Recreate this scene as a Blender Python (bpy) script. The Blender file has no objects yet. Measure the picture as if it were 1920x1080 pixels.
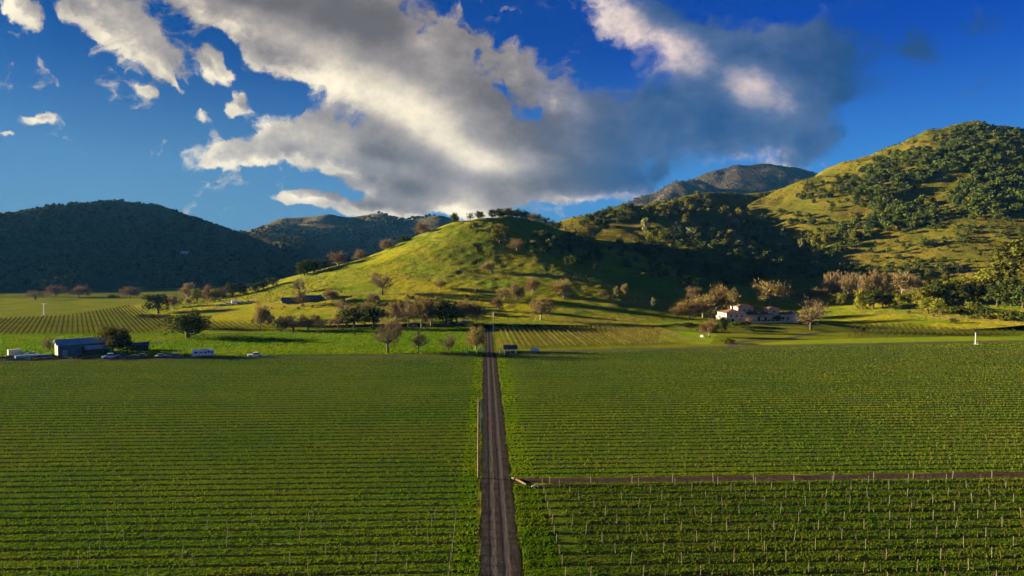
import bpy, math, random
import numpy as np
from mathutils import Vector, Matrix

R = math.radians
sc = bpy.context.scene
COL = sc.collection
random.seed(7)
rng = np.random.default_rng(11)

# ------------------------------------------------------------------ camera
CAM_H, PITCH, FPX = 38.0, math.atan(48 / 1280), 1280.0     # height, downward pitch, focal length in photo pixels
cam_d = bpy.data.cameras.new('camera')
cam = bpy.data.objects.new('camera', cam_d)
COL.objects.link(cam)
cam.location = (0, 0, CAM_H)
cam.rotation_euler = (math.pi / 2 - PITCH, 0, 0)
cam_d.sensor_width = 36
cam_d.lens = 24
cam_d.clip_start = 0.5
cam_d.clip_end = 40000
sc.camera = cam
sc.render.resolution_x, sc.render.resolution_y = 1024, 576

# ------------------------------------------------------------------ light
SUN_EL, SUN_AHEAD = R(9.7), R(13)          # low evening sun, from the left and a little ahead
sun_dir = Vector((-math.cos(SUN_EL) * math.cos(SUN_AHEAD), math.cos(SUN_EL) * math.sin(SUN_AHEAD), math.sin(SUN_EL)))
sd = bpy.data.lights.new('sun', 'SUN')
sd.energy = 5.0
sd.angle = R(0.5)
sd.color = (1.0, 0.80, 0.50)
sun = bpy.data.objects.new('sun', sd)
sun.rotation_euler = sun_dir.to_track_quat('Z', 'Y').to_euler()
COL.objects.link(sun)

vs = sc.view_settings
vs.view_transform = 'Standard'
vs.look = 'None'
vs.gamma = 1
vs.use_curve_mapping = False
vs.exposure = 2.4
sc.cycles.max_bounces = 4
sc.cycles.diffuse_bounces = 2
sc.cycles.glossy_bounces = 2
sc.cycles.transmission_bounces = 2
sc.cycles.transparent_max_bounces = 4
sc.cycles.volume_bounces = 0
sc.cycles.use_denoising = True
sc.cycles.use_adaptive_sampling = True
sc.cycles.adaptive_threshold = 0.02


# ------------------------------------------------------------------ node helper
class X:
    """A float or vector socket one can do arithmetic with."""
    def __init__(s, nt, sock): s.nt, s.s = nt, sock
    def _m(s, op, *a, clamp=False):
        n = s.nt.nodes.new('ShaderNodeMath'); n.operation = op; n.use_clamp = clamp
        for i, v in enumerate((s,) + a):
            if isinstance(v, X): s.nt.links.new(v.s, n.inputs[i])
            else: n.inputs[i].default_value = v
        return X(s.nt, n.outputs[0])
    def __add__(s, o): return s._m('ADD', o)
    def __radd__(s, o): return s._m('ADD', o)
    def __sub__(s, o): return s._m('SUBTRACT', o)
    def __rsub__(s, o): return (s * -1.0) + o
    def __mul__(s, o): return s._m('MULTIPLY', o)
    def __rmul__(s, o): return s._m('MULTIPLY', o)
    def __truediv__(s, o): return s._m('DIVIDE', o)
    def pow(s, o): return s._m('POWER', o)
    def abs(s): return s._m('ABSOLUTE')
    def max(s, o): return s._m('MAXIMUM', o)
    def min(s, o): return s._m('MINIMUM', o)
    def exp(s): return s._m('EXPONENT')
    def sin(s): return s._m('SINE')
    def frac(s): return s._m('FRACT')
    def clamp(s): return s._m('ADD', 0.0, clamp=True)
    def smooth(s, a, b, lo=0.0, hi=1.0):
        n = s.nt.nodes.new('ShaderNodeMapRange'); n.interpolation_type = 'SMOOTHSTEP'
        s.nt.links.new(s.s, n.inputs[0])
        for i, v in enumerate((a, b, lo, hi)): n.inputs[i + 1].default_value = v
        return X(s.nt, n.outputs[0])


def noise(nt, vec, scale, detail=4, rough=0.55, dist=0.0, out=0):
    n = nt.nodes.new('ShaderNodeTexNoise')
    n.inputs['Scale'].default_value = scale
    n.inputs['Detail'].default_value = detail
    n.inputs['Roughness'].default_value = rough
    n.inputs['Distortion'].default_value = dist
    if vec is not None: nt.links.new(vec.s if isinstance(vec, X) else vec, n.inputs['Vector'])
    return X(nt, n.outputs[out])


def mapping(nt, vec, loc=(0, 0, 0), rot=0.0, scale=(1, 1, 1), typ='POINT'):
    n = nt.nodes.new('ShaderNodeMapping'); n.vector_type = typ
    nt.links.new(vec.s, n.inputs['Vector'])
    n.inputs['Location'].default_value = loc
    n.inputs['Rotation'].default_value = (0, 0, rot)
    n.inputs['Scale'].default_value = scale
    return X(nt, n.outputs[0])


def mixc(nt, f, a, b, mode='MIX'):
    n = nt.nodes.new('ShaderNodeMix'); n.data_type = 'RGBA'; n.blend_type = mode
    for i, v in ((0, f), (6, a), (7, b)):
        if isinstance(v, X): nt.links.new(v.s, n.inputs[i])
        elif i == 0: n.inputs[0].default_value = v
        else: n.inputs[i].default_value = (*v, 1) if len(v) == 3 else v
    return X(nt, n.outputs[2])


def vmath(nt, op, a, b=None):
    n = nt.nodes.new('ShaderNodeVectorMath'); n.operation = op
    for i, v in enumerate((a, b)):
        if v is None: continue
        if isinstance(v, X): nt.links.new(v.s, n.inputs[i])
        else: n.inputs[i].default_value = v
    return X(nt, n.outputs[0])


# ------------------------------------------------------------------ world: Nishita sky with broken evening clouds
def UV(px, py): return ((px - 960) / 1280.0, (492 - py) / 1280.0)


# (x, y, half length, half width, degrees clockwise on the photo, weight)
CLOUDS = [
    (640, 55, 430, 150, 18, 1.05), (700, 150, 400, 130, 33, 1.1), (880, 255, 270, 115, 40, 1.0), (480, 10, 240, 70, 15, .9), (520, 90, 170, 60, 36, .75),
    (960, 320, 230, 60, 6, .8), (1130, 275, 300, 115, -6, 1.0), (1330, 220, 310, 140, 6, .95), (1480, 160, 200, 150, 0, .85), (1540, 100, 130, 130, 0, .7),
    (1200, 55, 210, 85, 35, 1.0), (1330, 130, 170, 90, 40, 1.0), (1430, 100, 210, 110, 20, .85), (1030, 170, 170, 80, 30, .72), (1100, 340, 200, 36, -6, .7),
    (235, 35, 190, 95, 38, 1.05), (290, 100, 120, 56, 40, .9), (322, 160, 55, 14, 62, .6), (40, 15, 100, 40, 32, .75), (150, 30, 90, 30, 30, .4),
    (90, 216, 58, 24, 6, .58), (270, 179, 28, 16, 0, .5), (420, 140, 50, 46, 60, .62), (378, 234, 56, 28, 30, .66), (462, 195, 44, 30, 60, .55), (440, 215, 30, 24, 0, .45),
    (455, 285, 170, 44, -4, .95), (600, 265, 190, 66, 14, 1.05), (740, 325, 180, 66, 24, 1.0), (575, 370, 66, 26, 0, .95), (700, 380, 180, 30, 5, .95),
    (872, 376, 110, 56, 20, 1.0), (25, 243, 46, 10, 4, .5),
    (1700, 92, 95, 62, 15, .62), (1835, 60, 80, 40, -20, .55), (1850, 165, 140, 30, -20, .6),
    (1490, 290, 130, 38, -25, .56), (1190, 352, 26, 34, 0, .55), (1230, 335, 120, 30, -10, .5), (1070, 215, 60, 46, 0, .5),
]
# where the evening light reaches the cloud (warm cream) ...
LIT = [
    (620, 120, 170, 70, 36, .55), (720, 180, 230, 80, 36, .85), (830, 240, 210, 95, 40, .95), (640, 180, 120, 60, 20, .35), (900, 305, 120, 46, 24, .7), (500, 60, 150, 40, 30, .55), (250, 50, 170, 90, 38, .55),
    (1165, 40, 140, 70, 35, .95), (1290, 110, 120, 80, 40, 1.05), (1395, 160, 74, 62, 20, .95), (1450, 190, 130, 90, 20, .75), (1370, 60, 90, 60, 30, .4), (1250, 150, 60, 30, 40, .3), (1440, 60, 80, 50, 30, .3),
    (440, 285, 160, 60, -4, .72), (560, 250, 170, 50, 8, .72), (872, 382, 110, 60, 20, .75), (570, 366, 60, 26, 0, .65), (975, 310, 120, 44, 5, .6), (800, 85, 100, 50, 55, .45), (640, 285, 60, 40, 20, .3),
    (1080, 208, 60, 30, 20, .35), (770, 330, 80, 30, 24, .25),
    (45, 20, 120, 70, 0, .5), (420, 160, 110, 110, 0, .5), (90, 216, 70, 46, 0, .4), (270, 179, 40, 40, 0, .3),
]
# ... and where it stays a heavy shadowed grey
DARK = [(680, 40, 190, 60, 10, .6), (985, 225, 140, 80, 45, .40), (770, 352, 130, 26, 12, .5), (700, 388, 140, 18, 4, .45), (550, 285, 46, 22, 0, .35), (470, 5, 130, 30, 10, .35),
        (1080, 335, 260, 46, 0, .5), (700, 285, 60, 24, 20, .3)]


def blobs(nt, vec, lst):
    tot = None
    for (x, y, a, b, deg, w) in lst:
        u, v = UV(x, y)
        m = mapping(nt, vec, (u, v, 0), -R(deg), (a / 1280, b / 1280, 1), 'TEXTURE')
        g = nt.nodes.new('ShaderNodeTexGradient'); g.gradient_type = 'SPHERICAL'
        nt.links.new(m.s, g.inputs[0])
        t = X(nt, g.outputs['Fac'])
        t = t.smooth(0, 1) * w
        tot = t if tot is None else tot + t
    return tot


def cloud_group():
    g = bpy.data.node_groups.new('cloud_density', 'ShaderNodeTree')
    g.interface.new_socket('Vector', in_out='INPUT', socket_type='NodeSocketVector')
    g.interface.new_socket('Density', in_out='OUTPUT', socket_type='NodeSocketFloat')
    i, o = g.nodes.new('NodeGroupInput'), g.nodes.new('NodeGroupOutput')
    p = X(g, i.outputs[0])
    wn = noise(g, p, 5.0, 3, .5, out=1)
    w = vmath(g, 'MULTIPLY', vmath(g, 'SUBTRACT', wn, (.5, .5, .5)), (.11, .08, 0))
    q = vmath(g, 'ADD', p, w)
    w2 = vmath(g, 'MULTIPLY', vmath(g, 'SUBTRACT', noise(g, p, 22, 4, .6, out=1), (.5, .5, .5)), (.045, .035, 0))
    q = vmath(g, 'ADD', q, w2)
    b = blobs(g, q, CLOUDS)
    st = mapping(g, q, rot=R(24), scale=(.75, 1.25, 1))
    n1 = noise(g, st, 7.0, 13, .64)
    n2 = noise(g, q, 30, 8, .66)
    bl = 1.0 - (noise(g, q, 11, 2, .45) - .5).abs() * 3.2          # rounded billows
    bl2 = 1.0 - (noise(g, q, 27, 2, .5) - .5).abs() * 3.2
    bl = bl - .5; bl2 = bl2 - .5
    d = b.min(1.0) * 1.40 + (n1 - .5) * 2.4 + (n2 - .5) * .8 + (bl * .62 + bl2 * .34 - .30) - .20
    g.links.new(d.s, o.inputs[0])
    return g


def make_world():
    w = bpy.data.worlds.new('World'); sc.world = w; w.use_nodes = True
    nt = w.node_tree; nt.nodes.clear()
    out = nt.nodes.new('ShaderNodeOutputWorld')
    bg = nt.nodes.new('ShaderNodeBackground'); bg.inputs['Strength'].default_value = 0.1
    nt.links.new(bg.outputs[0], out.inputs[0])
    sky = nt.nodes.new('ShaderNodeTexSky'); sky.sky_type = 'NISHITA'; sky.sun_disc = False
    sky.sun_elevation = SUN_EL
    sky.sun_rotation = math.atan2(sun_dir.x, sun_dir.y)
    sky.altitude = 200; sky.air_density = 1.0; sky.dust_density = 0.2; sky.ozone_density = 6.5
    hs = nt.nodes.new('ShaderNodeHueSaturation'); nt.links.new(sky.outputs[0], hs.inputs['Color'])
    hs.inputs['Saturation'].default_value = 1.35; hs.inputs['Value'].default_value = .34
    tc = nt.nodes.new('ShaderNodeTexCoord')
    sep = nt.nodes.new('ShaderNodeSeparateXYZ'); nt.links.new(tc.outputs['Generated'], sep.inputs[0])
    x, y, z = (X(nt, sep.outputs[k]) for k in range(3))
    yy = y.abs().max(.05)
    cmb = nt.nodes.new('ShaderNodeCombineXYZ')
    nt.links.new((x / yy).s, cmb.inputs[0]); nt.links.new((z / yy).s, cmb.inputs[1])
    p = X(nt, cmb.outputs[0])
    grp = cloud_group()

    def dens(off):
        n = nt.nodes.new('ShaderNodeGroup'); n.node_tree = grp
        nt.links.new(vmath(nt, 'ADD', p, off).s, n.inputs[0])
        return X(nt, n.outputs[0])
    d0 = dens((0, 0, 0))
    d1 = dens((-.020, -.010, 0)); d2 = dens((-.055, -.022, 0))
    side0 = (x / yy).smooth(-.02, .22)
    alpha = d0.smooth(0.0, .42) * (1.0 - side0) + d0.smooth(0.0, .85) * side0
    shade = d1.max(0) * 1.3 + d2.max(0) * .9
    direct = (shade * -1.25).exp()
    lit = blobs(nt, p, LIT); dark = blobs(nt, p, DARK)
    nb = noise(nt, p, 9, 11, .66)
    cen = noise(nt, mapping(nt, p, rot=R(30), scale=(1, 1.6, 1)), 18, 9, .66)
    L = (direct * .85 + lit * .72 + (nb - .5) * 1.1 + (cen - .5) * .8 - dark * .70 - .06 - (x / yy).smooth(.44, .56) * .8)
    # the cloud to the right lies in blue shade
    side = (x / yy).smooth(-.02, .22)
    L = L - side * .05
    grey = mixc(nt, side, (.33, .285, .255), (.085, .135, .25))
    greyd = mixc(nt, side, (.125, .108, .102), (.014, .058, .165))
    warm = mixc(nt, side, (1.0, .87, .62), (.90, .70, .58))
    base = mixc(nt, L.smooth(-.38, .50), greyd, grey)
    cc = mixc(nt, L.smooth(.22, 1.40), base, warm)
    k = CLOUD_GAIN
    cc = mixc(nt, 1.0, cc, (k, k, k), 'MULTIPLY')
    up = z.smooth(-.01, .02)
    away = (x / yy).smooth(-.55, .50)                                  # the blue deepens away from the sun
    deep = mixc(nt, 1.0, X(nt, hs.outputs[0]), mixc(nt, away, SKY_TINT, SKY_TINT_AWAY), 'MULTIPLY')
    skyc = mixc(nt, z.smooth(.02, .31, .88, 0.0), deep, mixc(nt, away, SKY_LOW, SKY_LOW_AWAY))        # the clear pale band above the hills
    fin = mixc(nt, alpha * up * (.97 - side * .06), skyc, cc)
    nt.links.new(fin.s, bg.inputs['Color'])


SKY_TINT, SKY_TINT_AWAY, SKY_LOW, SKY_LOW_AWAY, CLOUD_GAIN = (.03, .25, .40), (.02, .36, .86), (.24, .52, .80), (.13, .58, 1.25), 2.2
make_world()

sc.world.cycles.sampling_method = 'MANUAL'
sc.world.cycles.sample_map_resolution = 256

# ------------------------------------------------------------------ geometry helpers
def ray(px, py):
    a, b = (px - 960) / FPX, (540 - py) / FPX
    return (a, math.cos(PITCH) + b * math.sin(PITCH), -math.sin(PITCH) + b * math.cos(PITCH))


def P(px, py, D):
    """The point seen at photo pixel (px, py) whose distance ahead is D metres."""
    d = ray(px, py)
    return (d[0] / d[1] * D, D, CAM_H + d[2] / d[1] * D)


def gp(px, py, z=0.0):
    d = ray(px, py); t = (z - CAM_H) / d[2]
    return (d[0] * t, d[1] * t, z)


_lat = np.random.default_rng(3).random((256, 256))


def vnoise(x, y):
    x = np.asarray(x, float); y = np.asarray(y, float)
    xi, yi = np.floor(x).astype(int), np.floor(y).astype(int)
    fx, fy = x - xi, y - yi
    fx, fy = fx * fx * (3 - 2 * fx), fy * fy * (3 - 2 * fy)
    g = lambda i, j: _lat[(xi + i) & 255, (yi + j) & 255]
    return (g(0, 0) * (1 - fx) + g(1, 0) * fx) * (1 - fy) + (g(0, 1) * (1 - fx) + g(1, 1) * fx) * fy


def fbm(x, y, scale, oct=4, rough=.5):
    t, a, s = 0, 1.0, 0.0
    x, y = np.asarray(x, float) / scale, np.asarray(y, float) / scale
    for k in range(oct):
        t = t + a * (vnoise(x + 17.3 * k, y + 9.1 * k) - .5); s += a
        a *= rough; x, y = x * 2.03, y * 2.03
    return t / s


class Hill:
    """Height field grown from crest lines: each crest falls away to both sides with a rounded top and a soft foot."""
    def __init__(s, crests, namp=.10, nscale=90, power=1.25, rnd=14, seed=0.0):
        s.crests, s.namp, s.nscale, s.power, s.rnd, s.seed = crests, namp, nscale, power, rnd, seed

    def h(s, x, y):
        x, y = np.asarray(x, float), np.asarray(y, float)
        best = np.full(x.shape, -4.0)
        wx = fbm(x, y + 31 + s.seed, s.nscale * 1.3, 2) * s.nscale * .35
        wy = fbm(x + 77, y + s.seed, s.nscale * 1.3, 2) * s.nscale * .35
        X_, Y_ = x + wx, y + wy
        for pts, slope in s.crests:
            for a, b in zip(pts[:-1], pts[1:]):
                dx, dy = b[0] - a[0], b[1] - a[1]
                L2 = dx * dx + dy * dy + 1e-9
                t = np.clip(((X_ - a[0]) * dx + (Y_ - a[1]) * dy) / L2, 0, 1)
                z = a[2] + (b[2] - a[2]) * t
                d = np.hypot(X_ - (a[0] + dx * t), Y_ - (a[1] + dy * t))
                d = np.sqrt(d * d + s.rnd ** 2) - s.rnd
                reach = np.maximum(z, .1) / slope * s.power
                u = 1 - d / reach
                hh = np.where(u > 0, z * np.abs(u) ** s.power, -4.0 * np.minimum(1, -u * 6))
                best = np.maximum(best, hh)
        n = fbm(x + s.seed * 13, y - s.seed * 7, s.nscale, 5, .52)
        return best + np.clip(best, 0, 400) ** .8 * n * s.namp * 3.0


def C(lst): return [P(*q) for q in lst]


CREST_A = [(905, 409, 690), (870, 416, 682), (830, 430, 672), (760, 467, 655), (680, 498, 635), (600, 522, 608), (520, 546, 578), (440, 562, 556), (380, 573, 545)]
hill_center = Hill([
    (C(CREST_A), .46),
    (C([(870, 416, 682), (878, 470, 620), (900, 530, 560), (930, 572, 512)]), .42),
    (C([(905, 409, 690), (950, 406, 716), (1000, 416, 765), (1045, 432, 815), (1090, 452, 850), (1150, 474, 870), (1220, 490, 870), (1290, 505, 860)]), .40),
], .055, 60, 1.5, 9, 1)
hill_spur = Hill([
    (C([(1050, 420, 925), (1100, 404, 945), (1165, 389, 965), (1150, 425, 880), (1135, 458, 800), (1125, 500, 720)]), .34),
    (C([(1165, 389, 965), (1230, 382, 1060), (1290, 368, 1150), (1335, 361, 1215), (1400, 363, 1300), (1480, 354, 1380)]), .42),
], .05, 80, 1.2, 12, 2)
hill_right = Hill([
    (C([(1480, 356, 1130), (1535, 333, 1150), (1600, 314, 1170), (1640, 290, 1185), (1700, 266, 1200), (1750, 246, 1210), (1830, 231, 1230), (1880, 236, 1240), (1920, 248, 1250), (2050, 290, 1260), (2400, 380, 1250)]), .44),
    (C([(1830, 231, 1230), (1800, 330, 1080), (1760, 430, 900), (1740, 500, 760)]), .50),
    (C([(1640, 290, 1185), (1600, 380, 1040), (1560, 440, 930), (1540, 490, 820)]), .55),
    (C([(2000, 300, 1200), (1960, 400, 980), (1930, 470, 800), (1900, 520, 660)]), .45),
], .12, 75, 1.15, 14, 3)
hill_left = Hill([
    (C([(-150, 470, 960), (-60, 435, 1080), (20, 410, 1180), (100, 391, 1330), (200, 381, 1500), (265, 387, 1620), (330, 408, 1760), (400, 434, 1900), (450, 448, 2000), (530, 480, 2080), (620, 500, 2120)]), .40),
    (C([(200, 381, 1500), (280, 440, 1330), (360, 510, 1180)]), .36),
    (C([(60, 402, 1260), (120, 470, 1080), (150, 530, 920)]), .36),
], .075, 140, 1.2, 25, 4)
hill_far = Hill([
    (C([(380, 452, 2300), (430, 442, 2320), (470, 430, 2350), (545, 409, 2400), (600, 407, 2430), (632, 402, 2440), (665, 407, 2450), (705, 401, 2500), (760, 416, 2520), (825, 404, 2500), (870, 420, 2480), (960, 440, 2450)]), .36),
    (C([(545, 409, 2400), (560, 450, 2150), (600, 485, 1950)]), .4),
    (C([(705, 401, 2500), (745, 440, 2250), (760, 475, 2050)]), .4),
], .06, 170, 1.1, 18, 5)
mountain_far = Hill([
    (C([(1080, 430, 3000), (1160, 382, 3100), (1200, 368, 3150), (1262, 343, 3250), (1300, 340, 3300), (1340, 360, 3400)]), .48),
    (C([(1270, 360, 3500), (1310, 338, 3600), (1340, 320, 3650), (1385, 308, 3700), (1440, 305, 3750), (1490, 312, 3800), (1540, 330, 3850), (1640, 370, 3900)]), .46),
    (C([(1400, 306, 3720), (1360, 360, 3300), (1340, 400, 3000)]), .5),
    (C([(1262, 343, 3250), (1230, 380, 2950), (1210, 410, 2750)]), .5),
    (C([(1470, 309, 3770), (1480, 350, 3350), (1480, 380, 3100)]), .5),
], .10, 230, 1.05, 14, 6)
knoll_house = Hill([([(112, 398, 3.6), (150, 402, 4.2), (172, 404, 3.2)], .16)], .02, 40, 1.2, 8, 7)
bank_right = Hill([(C([(1560, 566, 600), (1640, 545, 620), (1720, 540, 600), (1800, 532, 570), (1860, 528, 545), (1960, 515, 520), (2100, 500, 500)]), .17)], .06, 40, 1.2, 10, 8)
HILLS = [hill_center, hill_spur, hill_right, hill_left, hill_far, mountain_far, knoll_house, bank_right]


def H(x, y):
    h = np.zeros(np.shape(x))
    for k in HILLS: h = np.maximum(h, k.h(x, y))
    return h


_YS = np.concatenate([np.arange(60, 700, 1.5), np.arange(700, 1500, 3), np.arange(1500, 4200, 10)])


def hit(px, py):
    """Where the line of sight through a photo pixel first meets the land."""
    d = ray(px, py)
    xs = d[0] / d[1] * _YS; zs = CAM_H + d[2] / d[1] * _YS
    below = np.nonzero(zs <= H(xs, _YS) + .02)[0]
    if not len(below): return None
    k = below[0]
    y = float(_YS[k]); x = float(xs[k])
    return (x, y, float(H(np.array([x]), np.array([y]))[0]))


def onland(x, y): return float(H(np.array([x]), np.array([y]))[0])


# ------------------------------------------------------------------ materials
def new_mat(name, rough=.9, spec=.0):
    m = bpy.data.materials.new(name); m.use_nodes = True
    nt = m.node_tree; b = nt.nodes['Principled BSDF']
    b.inputs['Roughness'].default_value = rough
    b.inputs['Specular IOR Level'].default_value = spec
    return m, nt, b


def wpos(nt): return X(nt, nt.nodes.new('ShaderNodeNewGeometry').outputs['Position'])
def opos(nt): return X(nt, nt.nodes.new('ShaderNodeTexCoord').outputs['Object'])


def bump(nt, b, h, strength, dist):
    n = nt.nodes.new('ShaderNodeBump'); n.inputs['Strength'].default_value = strength; n.inputs['Distance'].default_value = dist
    nt.links.new(h.s, n.inputs['Height']); nt.links.new(n.outputs[0], b.inputs['Normal'])


def ground_mat(name, cols, big=40, mid=6, fine=.8, bstr=.6, bdist=.3, streak=None):
    """Mottled natural ground: cols = (main, second, dry, dark)."""
    m, nt, b = new_mat(name)
    p = wpos(nt)
    nb = noise(nt, p, 1 / big, 4, .6); nm = noise(nt, p, 1 / mid, 6, .62); nf = noise(nt, p, 1 / fine, 4, .6)
    c = mixc(nt, nb.smooth(.40, .62), cols[0], cols[1])
    c = mixc(nt, nm.smooth(.52, .72), c, cols[2])
    c = mixc(nt, (nf * .5 + nm * .5).smooth(.50, .33), c, cols[3])
    h = nm * mid * .25 + nf * fine * .5
    if streak:
        ns = noise(nt, mapping(nt, p, scale=streak), 1, 5, .6)
        c = mixc(nt, ns.smooth(.52, .66) * .7, c, cols[2])
        h = h + ns * 2.0
    nt.links.new(c.s, b.inputs['Base Color'])
    bump(nt, b, h, bstr, bdist)
    return m


def plain(name, col, rough=.6, var=.12, scale=2.0, spec=.3, metal=0.0, second=None):
    m, nt, b = new_mat(name, rough, spec)
    p = opos(nt)
    n = noise(nt, p, scale, 5, .6)
    dk = second or tuple(c * (1 - var * 2.2) for c in col)
    nt.links.new(mixc(nt, n.smooth(.35, .65), dk, col).s, b.inputs['Base Color'])
    b.inputs['Metallic'].default_value = metal
    return m


def leaf_mat(name, c1, c2, trans=.25, scale=.35, rnd=.35):
    m, nt, b = new_mat(name, .8, .1)
    p = wpos(nt)
    n = noise(nt, p, scale, 3, .6)
    c = mixc(nt, n.smooth(.38, .62), c1, c2)
    oi = nt.nodes.new('ShaderNodeObjectInfo')
    hs = nt.nodes.new('ShaderNodeHueSaturation'); nt.links.new(c.s, hs.inputs['Color'])
    r = X(nt, oi.outputs['Random'])
    nt.links.new((r * rnd * 1.6 + (1 - rnd * .8)).s, hs.inputs['Value'])
    nt.links.new((r * .03 + .485).s, hs.inputs['Hue'])
    d = nt.nodes.new('ShaderNodeBsdfDiffuse'); t = nt.nodes.new('ShaderNodeBsdfTranslucent'); mx = nt.nodes.new('ShaderNodeMixShader')
    nt.links.new(hs.outputs[0], d.inputs[0]); nt.links.new(hs.outputs[0], t.inputs[0])
    mx.inputs[0].default_value = trans
    nt.links.new(d.outputs[0], mx.inputs[1]); nt.links.new(t.outputs[0], mx.inputs[2])
    o = nt.nodes['Material Output']; nt.links.new(mx.outputs[0], o.inputs['Surface'])
    return m


# ------------------------------------------------------------------ mesh helpers
def np_mesh(name, co, faces, mats=(), midx=None):
    """co (n,3); faces list of integer arrays (k, sides)."""
    me = bpy.data.meshes.new(name)
    co = np.asarray(co, np.float32)
    me.vertices.add(len(co)); me.vertices.foreach_set('co', co.ravel())
    faces = [np.asarray(f, np.int32) for f in faces if len(f)]
    loops = np.concatenate([f.ravel() for f in faces]); me.loops.add(len(loops)); me.loops.foreach_set('vertex_index', loops)
    tot = np.concatenate([np.full(len(f), f.shape[1], np.int32) for f in faces])
    st = np.concatenate([[0], np.cumsum(tot)[:-1]]).astype(np.int32)
    me.polygons.add(len(tot)); me.polygons.foreach_set('loop_start', st)
    me.polygons.foreach_set('loop_total', tot)
    if midx is not None: me.polygons.foreach_set('material_index', np.asarray(midx, np.int32))
    for m in mats: me.materials.append(m)
    me.update(calc_edges=True); me.validate()
    return me


def link(name, me, parent=None, loc=(0, 0, 0), rz=0.0):
    o = bpy.data.objects.new(name, me); COL.objects.link(o)
    o.location = loc; o.rotation_euler = (0, 0, rz)
    if parent: o.parent = parent
    return o


def tag(o, label=None, cat=None, group=None, kind=None):
    if label: o['label'] = label
    if cat: o['category'] = cat
    if group: o['group'] = group
    if kind: o['kind'] = kind
    return o


def smooth(me):
    me.polygons.foreach_set('use_smooth', np.ones(len(me.polygons), bool)); return me


def grid_mesh(name, hill, x0, x1, y0, y1, step, mat, lift=0.0, detail=(0, 1), keep=None):
    xs, ys = np.arange(x0, x1 + .1, step), np.arange(y0, y1 + .1, step)
    gx, gy = np.meshgrid(xs, ys)
    gz = hill.h(gx, gy) + lift
    if detail[0]: gz = gz + np.clip(gz, 0, 10) / 10 * fbm(gx, gy, detail[1], 3, .6) * detail[0]
    n, m = gx.shape
    idx = np.arange(n * m).reshape(n, m)
    q = np.stack([idx[:-1, :-1], idx[:-1, 1:], idx[1:, 1:], idx[1:, :-1]], -1).reshape(-1, 4)
    zq = gz.ravel()[q].max(1)
    q = q[zq > -1.0]
    used = np.unique(q); re = np.full(n * m, -1); re[used] = np.arange(len(used))
    co = np.stack([gx.ravel(), gy.ravel(), gz.ravel()], 1)[used]
    o = link(name, smooth(np_mesh(name, co, [re[q]], [mat])))
    tag(o, kind='structure')
    return o


# ------------------------------------------------------------------ land
M = {}
M['ground'] = ground_mat('valley_grass', ((.075, .10, .010), (.12, .13, .012), (.15, .12, .03), (.025, .035, .007)), 60, 7, 1.0, .8, .5)
M['hill_grass'] = ground_mat('hill_grass', ((.125, .175, .007), (.25, .235, .010), (.21, .150, .045), (.048, .065, .010)), 70, 7, 1.6, 1.0, 1.0, streak=(.010, .022, .60))
M['hill_scrub'] = ground_mat('hill_scrub', ((.098, .104, .010), (.150, .130, .012), (.13, .088, .034), (.028, .034, .010)), 70, 9, 2.0, 1.0, 1.2, streak=(.010, .022, .45))
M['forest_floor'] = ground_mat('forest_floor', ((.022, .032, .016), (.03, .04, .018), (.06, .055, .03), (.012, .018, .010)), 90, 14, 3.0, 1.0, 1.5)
M['far_hill'] = ground_mat('far_hill_grass', ((.13, .115, .05), (.17, .14, .065), (.05, .055, .03), (.035, .045, .025)), 160, 45, 8, 1.0, 4)
M['mountain'] = ground_mat('mountain_rock', ((.085, .072, .05), (.11, .088, .06), (.19, .155, .12), (.03, .036, .026)), 260, 60, 14, 1.0, 9)

a = np.linspace(0, 2 * math.pi, 97)[:-1]
rings = [0, 150, 400, 900, 2000, 4500, 9000]
co = [(0, 0, 0)] + [(r * math.cos(t), r * math.sin(t), 0) for r in rings[1:] for t in a]
tri = [(0, 1 + k, 1 + (k + 1) % 96) for k in range(96)]
quad = [(1 + i * 96 + k, 1 + (i + 1) * 96 + k, 1 + (i + 1) * 96 + (k + 1) % 96, 1 + i * 96 + (k + 1) % 96) for i in range(5) for k in range(96)]
tag(link('ground', np_mesh('ground', co, [tri, quad], [M['ground']])), kind='structure')
grid_mesh('hill', hill_center, -420, 420, 400, 950, 2.0, M['hill_grass'], 0, (1.15, 5))
grid_mesh('hill', hill_spur, -60, 720, 520, 1400, 4, M['hill_scrub'], 0, (1.4, 12))
grid_mesh('hill', hill_right, 150, 1500, 500, 1700, 5, M['hill_scrub'], 0, (2.0, 14))
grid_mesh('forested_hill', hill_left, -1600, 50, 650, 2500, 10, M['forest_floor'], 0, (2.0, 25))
grid_mesh('hill', hill_far, -1700, 600, 1600, 3200, 12, M['far_hill'], 0, (3, 40))
grid_mesh('mountain', mountain_far, -300, 3200, 2200, 4800, 18, M['mountain'], 0, (8, 60))
grid_mesh('knoll', knoll_house, 60, 230, 340, 460, 2, M['ground'])
grid_mesh('bank', bank_right, 150, 700, 380, 780, 3, M['hill_grass'], 0, (.6, 8))

# ------------------------------------------------------------------ road frame: local x = across the farm road, local y = along it
O0, RZ = (-1.42, 82.7), math.atan(.0396)


def rf(u, v, z=0.0):
    return (O0[0] + u * math.cos(RZ) - v * math.sin(RZ), O0[1] + u * math.sin(RZ) + v * math.cos(RZ), z)


def to_rf(x, y):
    dx, dy = x - O0[0], y - O0[1]
    return dx * math.cos(RZ) + dy * math.sin(RZ), -dx * math.sin(RZ) + dy * math.cos(RZ)


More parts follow.
